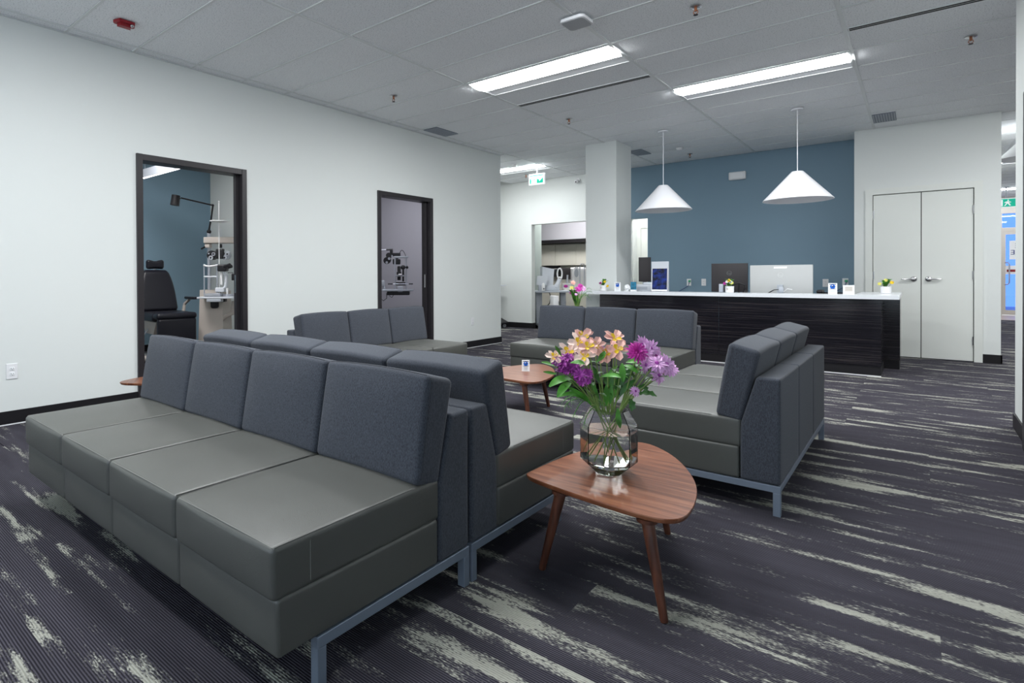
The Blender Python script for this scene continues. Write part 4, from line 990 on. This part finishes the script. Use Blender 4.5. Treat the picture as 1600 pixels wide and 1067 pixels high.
MB().tube([(-.12, -.02, .12), (-.05, -.03, .165), (.0, -.02, .17), (.02, 0, .10), (.03, .0, .006)], .006, 6).build('black_cable', M['black'], t)
MB().rbox(.0, .05, -.04, .0, .13, .20, .006, seg=1, n=0).build('plug', M['greyplastic'], t); MB().tube([(.05, -.02, .14), (.09, -.03, .18), (.14, -.02, .17)], .005, 6).build('white_cable', M['whitecard'], t)
monitor(999, 1016, 402, 440, 8.3, .35, M['monitor'], 'narrow black monitor turned sideways beside the column', None, .033)
# webcam / phone bits beside the black monitor
p_ = ony(1127, 450, 7.75); t = thing('speaker_box', 'small silver upright box next to the flower pot', 'speaker', (p_.x, 7.75, CT+.0005)); MB().rbox(-.026, .026, -.02, .02, 0, .105, .006, seg=2, n=0).build('speaker_shell', M['silver'], t); MB().box(-.02, .02, -.0215, -.02, .03, .09).build('speaker_mesh', M['greyplastic'], t, smooth=False)
p_ = ony(1155, 452, 7.95); t = thing('headset', 'black headset lying beside the black monitor', 'headset', (p_.x, 7.93, .7355)); MB().tube([(-.07, 0, .14), (-.07, 0, .22), (0, 0, .25), (.07, 0, .22), (.07, 0, .14)], .012, 8).build('headband', M['black'], t)
for s_ in (-1, 1): MB().ball((s_*.07, 0, .12), (.03, .04, .045)).build('earcup', M['black'], t)
MB().box(-.05, .05, -.04, .04, 0, .02).tube([(0, 0, .02), (0, 0, .24)], .01, 8).build('headset_stand', M['black'], t)
p_ = ony(1311, 452, 8.0); t = thing('desk_phone', 'black desk telephone half hidden behind the card stand', 'telephone', (p_.x-.08, 8.0, .7355)); MB().prism([(-.1, .0), (.1, .0), (.1, .14), (-.1, .05)], -.14, .14, 'yz').build('phone_base', M['black'], t); MB().rbox(-.13, -.07, -.1, .12, .13, .17, .015, seg=2, n=0).build('handset', M['black'], t)
# outlets
def outlet(loc, rotz, label, plug=False):
    t = thing('wall_outlet', label, 'outlet', loc, rotz, 'white duplex wall outlets')
    MB().rbox(-.036, .036, -.006, 0, -.058, .058, .003, seg=1, n=0).build('cover_plate', M['white'], t, smooth=False)
    for z in (-.02, .02):
        s_ = MB().rbox(-.017, .017, -.009, -.0055, z-.014, z+.014, .004, seg=2, n=0).build('socket', M['whitecard'], t)
        for x in (-.007, .007): MB().box(x-.0015, x+.0015, -.0096, -.009, z-.002, z+.007).build('slot', M['ink'], s_, smooth=False)
        MB().box(-.002, .002, -.0096, -.009, z-.010, z-.006).build('slot', M['ink'], s_, smooth=False)
    if plug:
        MB().rbox(-.004, .03, -.035, -.0096, .004, .036, .004, seg=1, n=0).build('plug', mat('green_plug', (.05, .4, .2), .4), t)
        MB().tube([(.012, -.03, .01), (-.0, -.05, -.06), (-.10, -.07, -.13), (-.2, -.09, -.2)], .005, 6).build('cord', M['bluedark'], t)
YB = YF-.0125
outlet((WX+.0005, 1.149, .396), math.pi/2, 'white outlet low on the wall between camera end and first doorway')
outlet((WX+.0005, 6.879, .397), math.pi/2, 'white outlet low on the wall past the second doorway')
outlet((-2.96, YB, .96), 0, 'white outlet with green plug on the blue wall', True); outlet((-2.725, YB, .961), 0, 'white outlet on the blue wall between two monitors')
outlet((-1.033, YB, .958), 0, 'white empty outlet on the blue wall past the white monitor'); outlet((-.794, YB, .969), 0, 'white outlet with plug on the blue wall by the closet corner', True)
# pendant lamps
def pendant(x, y, label, rim=1.955):
    t = thing('pendant_lamp', label, 'pendant lamp', (x, y, rim), 0, 'white cone pendant lamps')
    R_ = .355; ap = .338; top = CZ-rim
    MB().lathe([(0, top-.022), (.06, top-.022), (.064, top-.015), (.064, top-.005), (0, top-.005)], seg=24).build('canopy', M['shade'], t)
    MB().tube([(0, 0, ap+.005), (0, 0, top-.02)], .0045, 8).build('cord', M['shade'], t)
    MB().lathe([(R_, 0), (R_+.003, .004), (.062, ap-.004), (.058, ap), (.0001, ap), (.0001, ap-.006), (.054, ap-.007), (R_-.006, .001)], seg=64, closed=True).build('shade', M['shade'], t, ang=50)
    MB().tube([(0, 0, ap-.006), (0, 0, ap-.09)], .022, 12).build('lamp_holder', M['white'], t)
    MB().ball((0, 0, ap-.125), (.032, .032, .042)).build('bulb', M['reflector'], t)
pendant(-2.601, 7.775, 'white cone pendant lamp hanging nearer the square column'); pendant(-1.067, 7.783, 'white cone pendant lamp hanging nearer the double doors')
pendant(1.15, 10.42, 'white cone pendant lamp in the passage beyond the closet', 2.56)

# ================================================================== EXAM ROOM
def dev(px, D): # base point on the floor for something seen at column px at depth D
    return Vector((0, 0, 0)) + Vector((fw.x, fw.y, 0)).normalized()*D + r0*((px-CX)/F*D)
# chair, facing the doorway
cp = onx(258, 430, -7.55)
t = thing('exam_chair', 'black reclining exam chair with beige base inside the first doorway', 'chair', (cp.x, cp.y, 0), math.radians(-6))
# local +x is forward
MB().rbox(-.33, .27, -.27, .27, 0, .07, .03, seg=2, n=0).build('chair_plinth', M['beige'], t)
MB().rbox(-.14, .10, -.12, .12, .07, .44, .03, seg=2, n=0).build('chair_column', M['beige'], t)
MB().prism([(-.26, .52), (-.16, .36), (.16, .36), (.28, .52)], -.20, .20, 'xz').build('chair_underside', M['beige'], t)
MB().rbox(-.22, .30, -.25, .25, .52, .64, .05, seg=4, n=2).build('seat_pad', M['vinyl_navy'], t)
def bkf(x, y, z):
    s_ = (z-.63)/.56; w_ = 1-.12*max(0, s_)-.26*max(0, s_)**4
    return x-.16*s_+.03*math.cos(y*5)*0, y*w_, z
MB().rbox(-.30, -.19, -.245, .245, .63, 1.19, .052, seg=4, n=7, fn=bkf).build('backrest', M['vinyl_navy'], t)
MB().tube([(-.42, 0, 1.14), (-.44, 0, 1.30)], .018, 8).build('headrest_post', M['silver'], t)
def hdf(x, y, z): return x, y, z-.02*math.exp(-(y/.05)**2)*(1 if z > 1.27 else -.4)
MB().rbox(-.44, -.37, -.115, .115, 1.20, 1.33, .035, seg=4, n=4, fn=hdf).build('headrest', M['vinyl_navy'], t)
MB().rbox(.28, .46, -.245, .245, .56, .64, .035, seg=3, n=2).build('knee_pad', M['vinyl_navy'], t)
MB().rbox(.38, .46, -.235, .235, .24, .57, .03, seg=3, n=2).build('calf_pad', M['vinyl_navy'], t)
for s_ in (-1, 1):
    a = MB().tube([(-.20, s_*.29, .56), (-.18, s_*.31, .72), (-.05, s_*.33, .79)], [.025, .02, .02], 8).build('arm_support', M['beige'], t)
    MB().rbox(-.16, .16, s_*.33-.035, s_*.33+.035, .79, .825, .015, seg=3, n=1).build('armrest', M['vinyl_navy'], t)
MB().tube([(-.05, -.20, .42), (.0, -.27, .34), (.02, -.30, .31)], .008, 6).build('lever', M['silver'], t)
# instrument stand
SD = 7.35; sp0 = dev(330, SD); ss_ = F/SD
def LX(px): return (px-330)/ss_
def LZ(py): return H+(432-py)/ss_
t = thing('instrument_stand', 'beige ophthalmic instrument stand with arm and black lamp in the first exam room', 'instrument stand', (sp0.x, sp0.y, 0), YAW)
MB().prism([(LX(303), 0), (LX(345), 0), (LX(342), LZ(455)), (LX(307), LZ(453))], .10, .42, 'xz').build('stand_cabinet', M['beige'], t)
MB().tube([(LX(317), .2, LZ(455)), (LX(317), .2, LZ(362))], .022, 12).build('stand_pole', M['silver'], t)
MB().rbox(LX(312), LX(363), .12, .24, LZ(379), LZ(369), .012, seg=2, n=0).build('refractor_arm', M['beige'], t)
MB().rbox(LX(313), LX(321), .14, .22, LZ(386), LZ(379), .008, seg=2, n=0).build('arm_collar', M['beige'], t)
MB().tube([(LX(317), .2, LZ(362)), (LX(318), .19, LZ(357)), (LX(322), .18, LZ(340)), (LX(325), .18, LZ(318))], .012, 8).ball((LX(317.5), .2, LZ(360)), .03).ball((LX(325), .18, LZ(318)), .017).tube([(LX(325), .18, LZ(318)), (LX(281), .05, LZ(308))], .010, 8).build('lamp_arm', M['black'], t)
MB().tube([(LX(280), .05, LZ(308)), (LX(277), .045, LZ(309))], .016, 8).tube([(LX(274), .04, LZ(304)), (LX(272), .035, LZ(320))], [.052, .056], 16).build('lamp_head', M['black'], t)
MB().tube([(LX(314), .16, LZ(384)), (LX(310), .1, LZ(388))], .012, 8).build('arm_lever', M['black'], t)
MB().rbox(LX(338), LX(348), .05, .16, LZ(472), LZ(463.5), .01, seg=1, n=0).build('power_box', M['blackplastic'], t)
MB().tube([(LX(339), .15, LZ(520)), (LX(337), .14, LZ(505)), (LX(345), .13, LZ(496)), (LX(358), .12, LZ(490)), (LX(360), .12, LZ(471))], [.03, .028, .028, .03, .03], 10).build('table_arm', M['beige'], t)
MB().rbox(LX(325), LX(337), .05, .2, LZ(482), LZ(463), .03, seg=3, n=0).build('chin_mount', M['blackplastic'], t)
MB().rbox(LX(328), LX(350), -.12, -.02, LZ(471), LZ(466.2), .006, seg=1, n=0).build('power_supply', M['greyplastic'], t)
MB().rbox(LX(313), LX(369), -.12, .14, LZ(466), LZ(463.2), .005, seg=1, n=0).build('slit_table', M['lgreyplastic'], t)
t = thing('phoropter', 'clear and black phoropter hanging from the beige arm', 'phoropter', (sp0.x, sp0.y, LZ(400)), YAW)
zz = LZ(400)
MB().tube([(LX(337), .18, LZ(380)-zz), (LX(337), .18, LZ(386)-zz)], .02, 8).build('hanger', M['blackplastic'], t)
for cx_, r_ in ((326, .062), (348, .058)):
    x = LX(cx_)
    s_ = MB().tube([(x, .10, LZ(398)-zz), (x, .17, LZ(398)-zz)], r_, 24).build('lens_battery', M['blackplastic' if cx_ == 326 else 'greyplastic'], t)
    for q in range(3):
        a = q*2.1+.4; MB().tube([(x+.034*math.cos(a), .080, LZ(398)-zz+.034*math.sin(a)), (x+.034*math.cos(a), .105, LZ(398)-zz+.034*math.sin(a))], [.024, .020, .028][q], 14).build('lens_dial', M[['silver', 'blackplastic', 'greyplastic'][q]], s_)
        MB().tube([(x+.034*math.cos(a), .074, LZ(398)-zz+.034*math.sin(a)), (x+.034*math.cos(a), .081, LZ(398)-zz+.034*math.sin(a))], .011, 10).build('dial_hub', M[['blackplastic', 'silver', 'blackplastic'][q]], s_)
MB().rbox(LX(334), LX(346), .06, .13, LZ(404)-zz, LZ(388)-zz, .015, seg=2, n=0).build('phoropter_body', M['blackplastic'], t)
t = thing('slit_lamp', 'white slit lamp microscope on a small table in the first exam room', 'slit lamp', (sp0.x, sp0.y, LZ(463)), YAW); zz = LZ(463)
MB().rbox(LX(323), LX(348), -.10, .04, LZ(463)-zz, LZ(458)-zz, .008, seg=1, n=0).build('slit_base', M['silver'], t); MB().lathe([(0, 0), (.07, 0), (.07, .03), (0, .03)], (LX(357), 0, LZ(463)-zz), seg=18).build('joystick_base', M['silver'], t)
MB().tube([(LX(357), -.04, LZ(460)-zz), (LX(357), -.04, LZ(450)-zz)], [.012, .014], 8).build('joystick', M['white'], t)
for px_ in (320, 340): MB().tube([(LX(px_), -.02, LZ(463)-zz), (LX(px_), -.02, LZ(412)-zz)], .009, 8).build('chin_post', M['silver'], t)
MB().tube([(LX(320), -.02, LZ(432)-zz), (LX(340), -.02, LZ(432)-zz)], .011, 8).build('chin_rest', M['lgreyplastic'], t)
MB().tube(bez((LX(320), -.02, LZ(414)-zz), (LX(330), -.10, LZ(418)-zz), (LX(341), -.02, LZ(414)-zz), 8), .012, 8).build('forehead_band', M['white'], t)
MB().tube([(LX(344), .02, LZ(455)-zz), (LX(352), .02, LZ(447)-zz), (LX(353), .02, LZ(430)-zz), (LX(348), .0, LZ(424)-zz)], .022, 10).build('microscope_arm', M['lgreyplastic'], t)
MB().rbox(LX(338), LX(352), -.05, .06, LZ(456)-zz, LZ(449)-zz, .01, seg=2, n=0).build('arm_base', M['lgreyplastic'], t)
MB().rbox(LX(341), LX(356), -.05, .05, LZ(424)-zz, LZ(413)-zz, .02, seg=3, n=0).tube([(LX(352), -.04, LZ(417)-zz), (LX(363), -.08, LZ(414)-zz)], .022, 12).tube([(LX(352), .03, LZ(418)-zz), (LX(362), 0, LZ(416)-zz)], .022, 12).build('microscope_head', M['blackplastic'], t)
MB().tube([(LX(346), .0, LZ(445)-zz), (LX(346), .0, LZ(426)-zz)], .016, 8).build('illuminator', M['white'], t)
MB().tube([(LX(356), .0, LZ(426)-zz), (LX(364), .0, LZ(426)-zz), (LX(364), .0, LZ(430)-zz)], .005, 6).rbox(LX(362), LX(367), -.01, .02, LZ(438)-zz, LZ(428)-zz, .004, seg=1, n=0).build('sight_target', M['blackplastic'], t)
MB().tube([(LX(340), .06, LZ(463)-zz), (LX(340), .06, LZ(315)-zz)], .006, 6).ball((LX(340), .06, LZ(314)-zz), .012).build('reading_rod', M['whitecard'], t)
MB().prism([(LX(332), -.08), (LX(340), -.13), (LX(354), -.10), (LX(358), .03), (LX(346), .1), (LX(334), .05)], LZ(346.5)-zz, LZ(345)-zz).build('reading_card', M['whitecard'], t)
# linear lamp in the exam room
t = thing('linear_pendant', 'lit slim linear pendant near the top of the first doorway', 'pendant lamp', (-7.1, 2.95, 2.34))
q0 = onx(224, 279, -7.75); q1 = Vector((q0.x+1.5, q0.y, q0.z)); t.location = (q0.x, q0.y, q0.z)
MB().box(0, 1.7, -.03, .03, .006, .11).build('lamp_housing', M['greyplastic'], t, smooth=False); MB().box(0, 1.7, -.012, .012, .0, .0055).build('lamp_lens', M['lamp_tube'], t, smooth=False)
for x in (.05, 1.6): MB().tube([(x, 0, .11), (x, 0, 2.9-q0.z)], .003, 6).build('hanger_wire', M['silver'], t)
# ---- second exam room: slit lamp and phoropter on wall arms
SD2 = 9.3; s20 = dev(622, SD2); s2 = F/SD2
def LX(px): return (px-622)/s2
def LZ(py): return H+(431-py)/s2
t = thing('slit_lamp', 'dark grey slit lamp on a table arm inside the second doorway', 'slit lamp', (s20.x, s20.y, LZ(458)), YAW); zz = LZ(458)
MB().rbox(LX(597), LX(646), -.14, .14, LZ(455)-zz, LZ(452)-zz, .006, seg=1, n=0).build('slit_table', M['greyplastic'], t)
MB().rbox(LX(552), LX(560), -.04, .14, -zz, LZ(380)-zz, .01, seg=1, n=0).rbox(LX(545), LX(575), -.2, .25, -zz, -zz+.05, .01, seg=1, n=0).build('stand_column', M['beige'], t)
MB().rbox(LX(605), LX(640), -.1, .1, LZ(461)-zz, LZ(455.2)-zz, .01, seg=1, n=0).build('table_bracket', M['blackplastic'], t)
MB().rbox(LX(560), LX(601), -.03, .05, LZ(447)-zz, LZ(438)-zz, .01, seg=1, n=0).tube([(LX(600), 0, LZ(447)-zz), (LX(600), 0, LZ(452)-zz)], .02, 8).build('wall_arm', M['greyplastic'], t)
for px_ in (617.5, 635): MB().tube([(LX(px_), -.04, LZ(452)-zz), (LX(px_), -.04, LZ(402)-zz)], .012, 8).build('chin_post', M['silver'], t)
MB().rbox(LX(616), LX(638), -.07, .03, LZ(403.5)-zz, LZ(400.5)-zz, .006, seg=1, n=0).build('top_bar', M['greyplastic'], t)
MB().tube([(LX(617), -.04, LZ(431)-zz), (LX(635), -.04, LZ(431)-zz)], .012, 8).build('chin_rest', M['silver'], t); MB().ball((LX(625.5), -.06, LZ(429)-zz), (.035, .03, .012)).build('chin_cup', M['whitecard'], t)
MB().rbox(LX(621), LX(626), -.02, .06, LZ(438)-zz, LZ(416)-zz, .01, seg=1, n=0).rbox(LX(618), LX(636), -.02, .06, LZ(446)-zz, LZ(441)-zz, .006, seg=1, n=0).rbox(LX(620), LX(627), -.05, .05, LZ(429)-zz, LZ(425)-zz, .006, seg=1, n=0).build('lamp_column', M['blackplastic'], t)
MB().ball((LX(630), -.03, LZ(418)-zz), (.04, .05, .04)).ball((LX(636), -.03, LZ(418)-zz), (.025, .04, .025)).tube([(LX(630), 0, LZ(420)-zz), (LX(630), 0, LZ(440)-zz)], .016, 8).build('microscope_head', M['blackplastic'], t)
for a, b in ((606.5, 614), (639, 645.5)): MB().tube([(LX(a), -.05, LZ(443.7)-zz), (LX(b), -.05, LZ(443.7)-zz)], .010, 8).build('hand_grip', M['blackplastic'], t)
MB().tube([(LX(613), -.05, LZ(443.7)-zz), (LX(640), -.05, LZ(443.7)-zz)], .006, 6).build('grip_bar', M['silver'], t)
MB().rbox(LX(622), LX(630), -.12, .0, LZ(456)-zz, LZ(447)-zz, .01, seg=1, n=0).build('joystick_block', M['greyplastic'], t)
MB().tube([(LX(604), .0, LZ(458)-zz), (LX(604), .0, LZ(466)-zz), (LX(599), .0, LZ(470)-zz), (LX(594), .0, LZ(466)-zz), (LX(592), 0, LZ(455)-zz)], .006, 6).tube([(LX(608), .0, LZ(458)-zz), (LX(609), 0, LZ(463)-zz), (LX(612), 0, LZ(465)-zz), (LX(615), 0, LZ(461)-zz)], .005, 6).build('cable', M['black'], t)
t = thing('phoropter', 'black phoropter on a thin silver arm inside the second doorway', 'phoropter', (s20.x, s20.y, LZ(400)), YAW); zz = LZ(400)
MB().tube([(LX(560), .1, LZ(390)-zz), (LX(604), .1, LZ(390)-zz)], .010, 8).build('phoropter_arm', M['silver'], t)
MB().tube([(LX(603), .1, LZ(390)-zz), (LX(613), .1, LZ(389.5)-zz)], .014, 8).rbox(LX(609), LX(613), .06, .14, LZ(398)-zz, LZ(389)-zz, .01, seg=1, n=0).build('arm_joint', M['blackplastic'], t)
MB().tube([(LX(604), .06, LZ(407)-zz), (LX(605), .14, LZ(406)-zz)], .058, 20).tube([(LX(607), .04, LZ(399)-zz), (LX(608), .14, LZ(399)-zz)], .045, 18).build('lens_battery', M['blackplastic'], t)
MB().tube([(LX(608), .03, LZ(404)-zz), (LX(608), .05, LZ(404)-zz)], .022, 12).tube([(LX(604), .045, LZ(410)-zz), (LX(604), .065, LZ(410)-zz)], .02, 12).tube([(LX(612), .05, LZ(400)-zz), (LX(612), .07, LZ(400)-zz)], .018, 12).build('lens_dial', M['silver'], t)
MB().rbox(LX(613), LX(625), .08, .18, LZ(413)-zz, LZ(404.5)-zz, .015, seg=2, n=0).rbox(LX(612), LX(625), .08, .18, LZ(400.3)-zz, LZ(395)-zz, .006, seg=1, n=0).tube([(LX(619), .13, LZ(405)-zz), (LX(619), .13, LZ(400)-zz)], .03, 10).build('phoropter_body', M['blackplastic'], t)
MB().tube(bez((LX(624), .12, LZ(395)-zz), (LX(628), .12, LZ(384)-zz), (LX(634), .12, LZ(401)-zz), 8), .005, 6).build('cable', M['black'], t)

# ================================================================== CORRIDOR CART
kp = ony(790, 510, 9.78)
t = thing('rolling_cart', 'adjustable rolling table with black base in the side corridor', 'cart', (-6.92, 9.80, 0))
MB().rbox(-.35, .33, -.2, .2, .87, .89, .005, seg=1, n=0).build('cart_top', M['lgreyplastic'], t, smooth=False); MB().rbox(.0, .12, -.12, .12, .80, .869, .006, seg=1, n=0).build('cart_motor', M['greyplastic'], t)
MB().rbox(-.12, -.04, -.04, .04, .15, .869, .004, seg=1, n=0).build('cart_column', M['greyplastic'], t)
MB().prism([(-.35, .08), (.38, .08), (.38, .11), (.2, .19), (-.35, .19)], -.22, .22, 'xz').build('cart_base', M['black'], t)
for x in (-.3, .31):
    for y in (-.17, .17): MB().tube([(x, y-.012, .035), (x, y+.012, .035)], .034, 14).tube([(x, y, .06), (x, y, .09)], .012, 8).build('caster', M['lgreyplastic'], t)
MB().tube([(-.02, -.05, .80), (.0, -.1, .6), (.1, -.15, .5), (.22, -.2, .4), (.25, -.2, .25), (.3, -.15, .17)], .007, 6).build('cable', M['black'], t)
t = thing('blue_carton', 'small blue carton on top of the rolling corridor table', 'box', (-6.86, 9.74, .8905)); MB().rbox(-.07, .12, -.05, .05, 0, .10, .003, seg=1, n=0).build('carton', M['bluebox'], t, smooth=False); MB().rbox(.125, .19, -.03, .03, 0, .025, .008, seg=1, n=0).build('cap', M['greyplastic'], t)

# ================================================================== TEST ROOM (through the wide opening)
TD = 12.4; t0 = dev(870, TD); s3 = F/TD
def LX(px): return (px-870)/s3
def LZ(py): return H+(430-py)/s3
TT = LZ(454)
t = thing('instrument_table', 'grey instrument table with twin legs inside the wide opening', 'table', (t0.x, t0.y, 0), YAW)
MB().rbox(LX(826), LX(888), -.3, .3, TT-.04, TT, .01, seg=2, n=0).build('table_top', M['greyplastic'], t)
for a, b in ((837, 846), (875, 883)): MB().rbox(LX(a), LX(b), -.08, .08, .06, TT-.041, .008, seg=1, n=0).build('table_column', M['greyplastic'], t)
for a, b in ((837, 846), (875, 883)): MB().rbox(LX(a), LX(b), -.32, .32, 0, .06, .01, seg=1, n=0).build('table_foot', M['greyplastic'], t)
MB().tube([(LX(857), -.1, TT-.045), (LX(859), -.1, LZ(465)), (LX(857), -.1, LZ(474)), (LX(852), -.05, LZ(480))], .01, 6).build('cable', M['black'], t)
t = thing('pc_tower', 'white computer tower on the floor in front of the instrument table', 'computer', (t0.x, t0.y, .012), YAW); MB().rbox(LX(854), LX(862), -.72, -.37, 0, LZ(458)-.012-.04, .01, seg=1, n=0).build('tower_case', M['white'], t); MB().box(LX(855), LX(861), -.723, -.7195, .4, .42).build('drive_slot', M['blackplastic'], t, smooth=False)
t = thing('autorefractor', 'white autorefractor with dark oval face ring on the instrument table', 'instrument', (t0.x, t0.y, TT), YAW)
MB().prism([(LX(845), LZ(446)-TT), (LX(862), LZ(446)-TT), (LX(864), LZ(421)-TT), (LX(846), LZ(417)-TT)], -.14, .16, 'xz').build('instrument_head', M['lgreyplastic'], t)
MB().rbox(LX(845), LX(872), -.16, .18, 0, LZ(446)-TT-.001, .02, seg=2, n=0).build('instrument_base', M['lgreyplastic'], t)
MB().rbox(LX(861), LX(872), -.1, .1, LZ(431)-TT, LZ(420)-TT, .03, seg=3, n=0).build('measuring_head', M['blackplastic'], t)
rg = MB(); n = 24; pts = [(LX(873)+.052*math.cos(2*math.pi*i/n), -.1, LZ(428.5)-TT+.12*math.sin(2*math.pi*i/n)) for i in range(n+1)]; rg.tube(pts, .016, 8, cap=False); rg.build('face_ring', M['white'], t)
MB().tube([(LX(873), -.1, LZ(437)-TT), (LX(869), -.12, LZ(445)-TT), (LX(866), -.12, LZ(449)-TT)], [.05, .05, .06], 10).build('chin_support', M['lgreyplastic'], t)
MB().ball((LX(873), -.1, LZ(434)-TT), (.04, .03, .018)).build('chin_cup', M['whitecard'], t)
t = thing('tablet_screen', 'pale tilted control screen beside the autorefractor', 'screen', (t0.x, t0.y, TT), YAW); MB().prism([(LX(835), LZ(445)-TT), (LX(850), LZ(445)-TT), (LX(852), LZ(431)-TT), (LX(836), LZ(431)-TT)], -.26, -.23, 'xz').build('screen_case', M['lgreyplastic'], t, smooth=False); MB().rbox(LX(838), LX(848), -.28, -.2, 0, LZ(445)-TT, .01, seg=1, n=0).build('screen_stand', M['greyplastic'], t); MB().prism([(LX(836.5), LZ(443.5)-TT), (LX(849), LZ(443.5)-TT), (LX(850.5), LZ(433)-TT), (LX(837.5), LZ(433)-TT)], -.2325, -.231, 'xz').build('screen_glass', M['white'], t, smooth=False)
t = thing('spray_bottle', 'white cylindrical bottle on the instrument table', 'bottle', (t0.x, t0.y, TT), YAW); MB().lathe([(0, 0), (.033, 0), (.035, .01), (.035, .13), (.025, .155), (.014, .16), (.014, .17), (0, .17)], (LX(845), -.29, 0), seg=16).build('bottle_body', M['white'], t); MB().box(LX(845)-.006, LX(845)+.014, -.328, -.324, .03, .06).build('bottle_label', M['blackplastic'], t, smooth=False)
# second table further in, with monitor and field analyser
t1 = dev(900, 13.3); s3 = F/13.3
def LX(px): return (px-900)/s3
TT = LZ(452)
t = thing('instrument_table', 'second instrument table behind, under the dark monitor', 'table', (t1.x, t1.y, 0), YAW)
MB().rbox(LX(878), LX(925), -.25, .3, TT-.04, TT, .01, seg=2, n=0).build('table_top', M['cream'], t)
for x in (881, 921): MB().tube([(LX(x), -.1, 0), (LX(x), -.1, TT-.041)], .02, 8).build('leg', M['blackplastic'], t)
t = thing('monitor', 'dark monitor beyond the autorefractor in the test room', 'monitor', (t1.x, t1.y, TT), YAW); MB().rbox(LX(878), LX(893), .08, .12, LZ(437)-TT, LZ(419)-TT, .006, seg=1, n=0).build('monitor_shell', M['monitor'], t); MB().tube([(LX(887), .1, 0), (LX(888), .1, LZ(430)-TT)], .03, 8).lathe([(0, 0), (.1, 0), (.1, .01), (0, .01)], (LX(887), .1, 0), seg=16).build('monitor_stand', M['greyplastic'], t)
t = thing('field_analyser', 'white bowl-shaped field analyser with grey oval opening', 'instrument', (t1.x, t1.y, TT), YAW)
MB().rbox(LX(894), LX(916), -.05, .3, 0, LZ(418)-TT, .05, seg=3, n=1).build('analyser_body', M['white'], t)
MB().lathe([(0, 0), (.055, 0), (.075, .02), (.08, .05), (.0, .05)], seg=24).xf(Matrix.Translation((LX(899), -.05, LZ(427)-TT)) @ Matrix.Diagonal((1, 1, 1.9, 1)) @ Matrix.Rotation(math.pi/2, 4, 'X')).build('bowl_rim', M['white'], t)
MB().lathe([(0, 0), (.05, 0), (.05, .004), (0, .004)], seg=24).xf(Matrix.Translation((LX(899), -.10, LZ(427)-TT)) @ Matrix.Diagonal((1, 1, 2, 1)) @ Matrix.Rotation(math.pi/2, 4, 'X')).build('bowl_opening', M['greyplastic'], t)
MB().tube([(LX(904), -.12, .0), (LX(904), -.12, LZ(418)-TT), (LX(906), -.12, LZ(413)-TT), (LX(910), -.12, LZ(413)-TT), (LX(911), -.12, LZ(418)-TT), (LX(911), -.12, 0)], .012, 8).build('chin_frame', M['silver'], t)
t = thing('tissue_box', 'white and magenta patterned tissue box in the test room', 'box', (t1.x, t1.y, TT), YAW); MB().rbox(LX(876), LX(889), -.2, -.1, 0, .13, .004, seg=1, n=0).build('carton', M['white'], t, smooth=False); MB().ball((LX(881), -.202, .07), (.05, .006, .035)).build('carton_print', M['magenta'], t)
t = thing('stool', 'black stool with wire frame in the test room', 'stool', (t1.x, t1.y, 0), YAW); MB().rbox(LX(862), LX(875), -.5, -.2, .42, .49, .03, seg=2, n=0).build('stool_seat', M['blackplastic'], t)
for x in (863, 874):
    for y in (-.48, -.22): MB().tube([(LX(x), y, 0), (LX(x), y, .425)], .01, 6).build('leg', M['blackplastic'], t)
# cabinets and dark screen on the back wall
for q, (a, b) in enumerate(((-9.0, -7.4), (-7.395, -6.2), (-6.195, -5.0), (-4.995, -3.8))):
    t = thing('wall_cabinet', ['plain cream wall cabinet at the outer end of the test room', 'plain cream wall cabinet above the dark wall screen', 'plain cream wall cabinet behind the field analyser', 'plain cream wall cabinet hidden past the column'][q], 'cabinet', ((a+b)/2, 13.999, 1.35), 0, 'cream cabinets on the test room back wall'); h = (b-a)/2
    MB().box(-h, h, -.35, -.0, 0, .56).build('cabinet_body', M['cream'], t, smooth=False); MB().box(-h+.004, -.003, -.37, -.351, .005, .555).build('cabinet_door', M['cream'], t, smooth=False); MB().box(.003, h-.004, -.37, -.351, .005, .555).build('cabinet_door', M['cream'], t, smooth=False)
p_ = ony(853, 412, 13.6)
t = thing('wall_screen', 'dark wall screen below the cream cabinets in the test room', 'screen', (p_.x-.1, 13.9, 1.05)); MB().rbox(-.35, .35, -.03, .05, 0, .29, .004, seg=1, n=0).build('screen_case', M['blackplastic'], t, smooth=False); MB().box(-.33, .33, -.032, -.0302, .02, .27).build('screen_glass', M['ink'], t, smooth=False)

# ================================================================== LAMPS IN THE SIDE ROOMS (unseen ceiling panels added to light them)
def panel(x, y, z, sx, sy, power, label, col=(1, .98, .97)):
    t = thing('added_panel_light', label, 'ceiling light', (x, y, z), 0, 'added ceiling panels of the side rooms')
    MB().box(-sx/2-.02, sx/2+.02, -sy/2-.02, sy/2+.02, -.012, -.002).build('panel_frame', M['tbar'], t, smooth=False)
    MB().box(-sx/2, sx/2, -sy/2, sy/2, -.016, -.0122).build('panel_lens', mat('panel_lens', (1, 1, 1), .5, emit=power, ecol=col), t, smooth=False)
panel(-6.6, 2.6, 2.9, 1.2, .6, 10, 'added unseen ceiling panel over the exam chair room')
panel(-6.6, 6.0, 2.9, 1.2, .6, 5, 'added unseen ceiling panel in the second exam room', (.95, .93, 1))
panel(-6.2, 12.2, 2.9, 1.5, .8, 8, 'added unseen ceiling panel in the test room')
panel(-3.7, 10.95, 2.9, .5, .5, 16, 'added unseen ceiling panel in the back office')
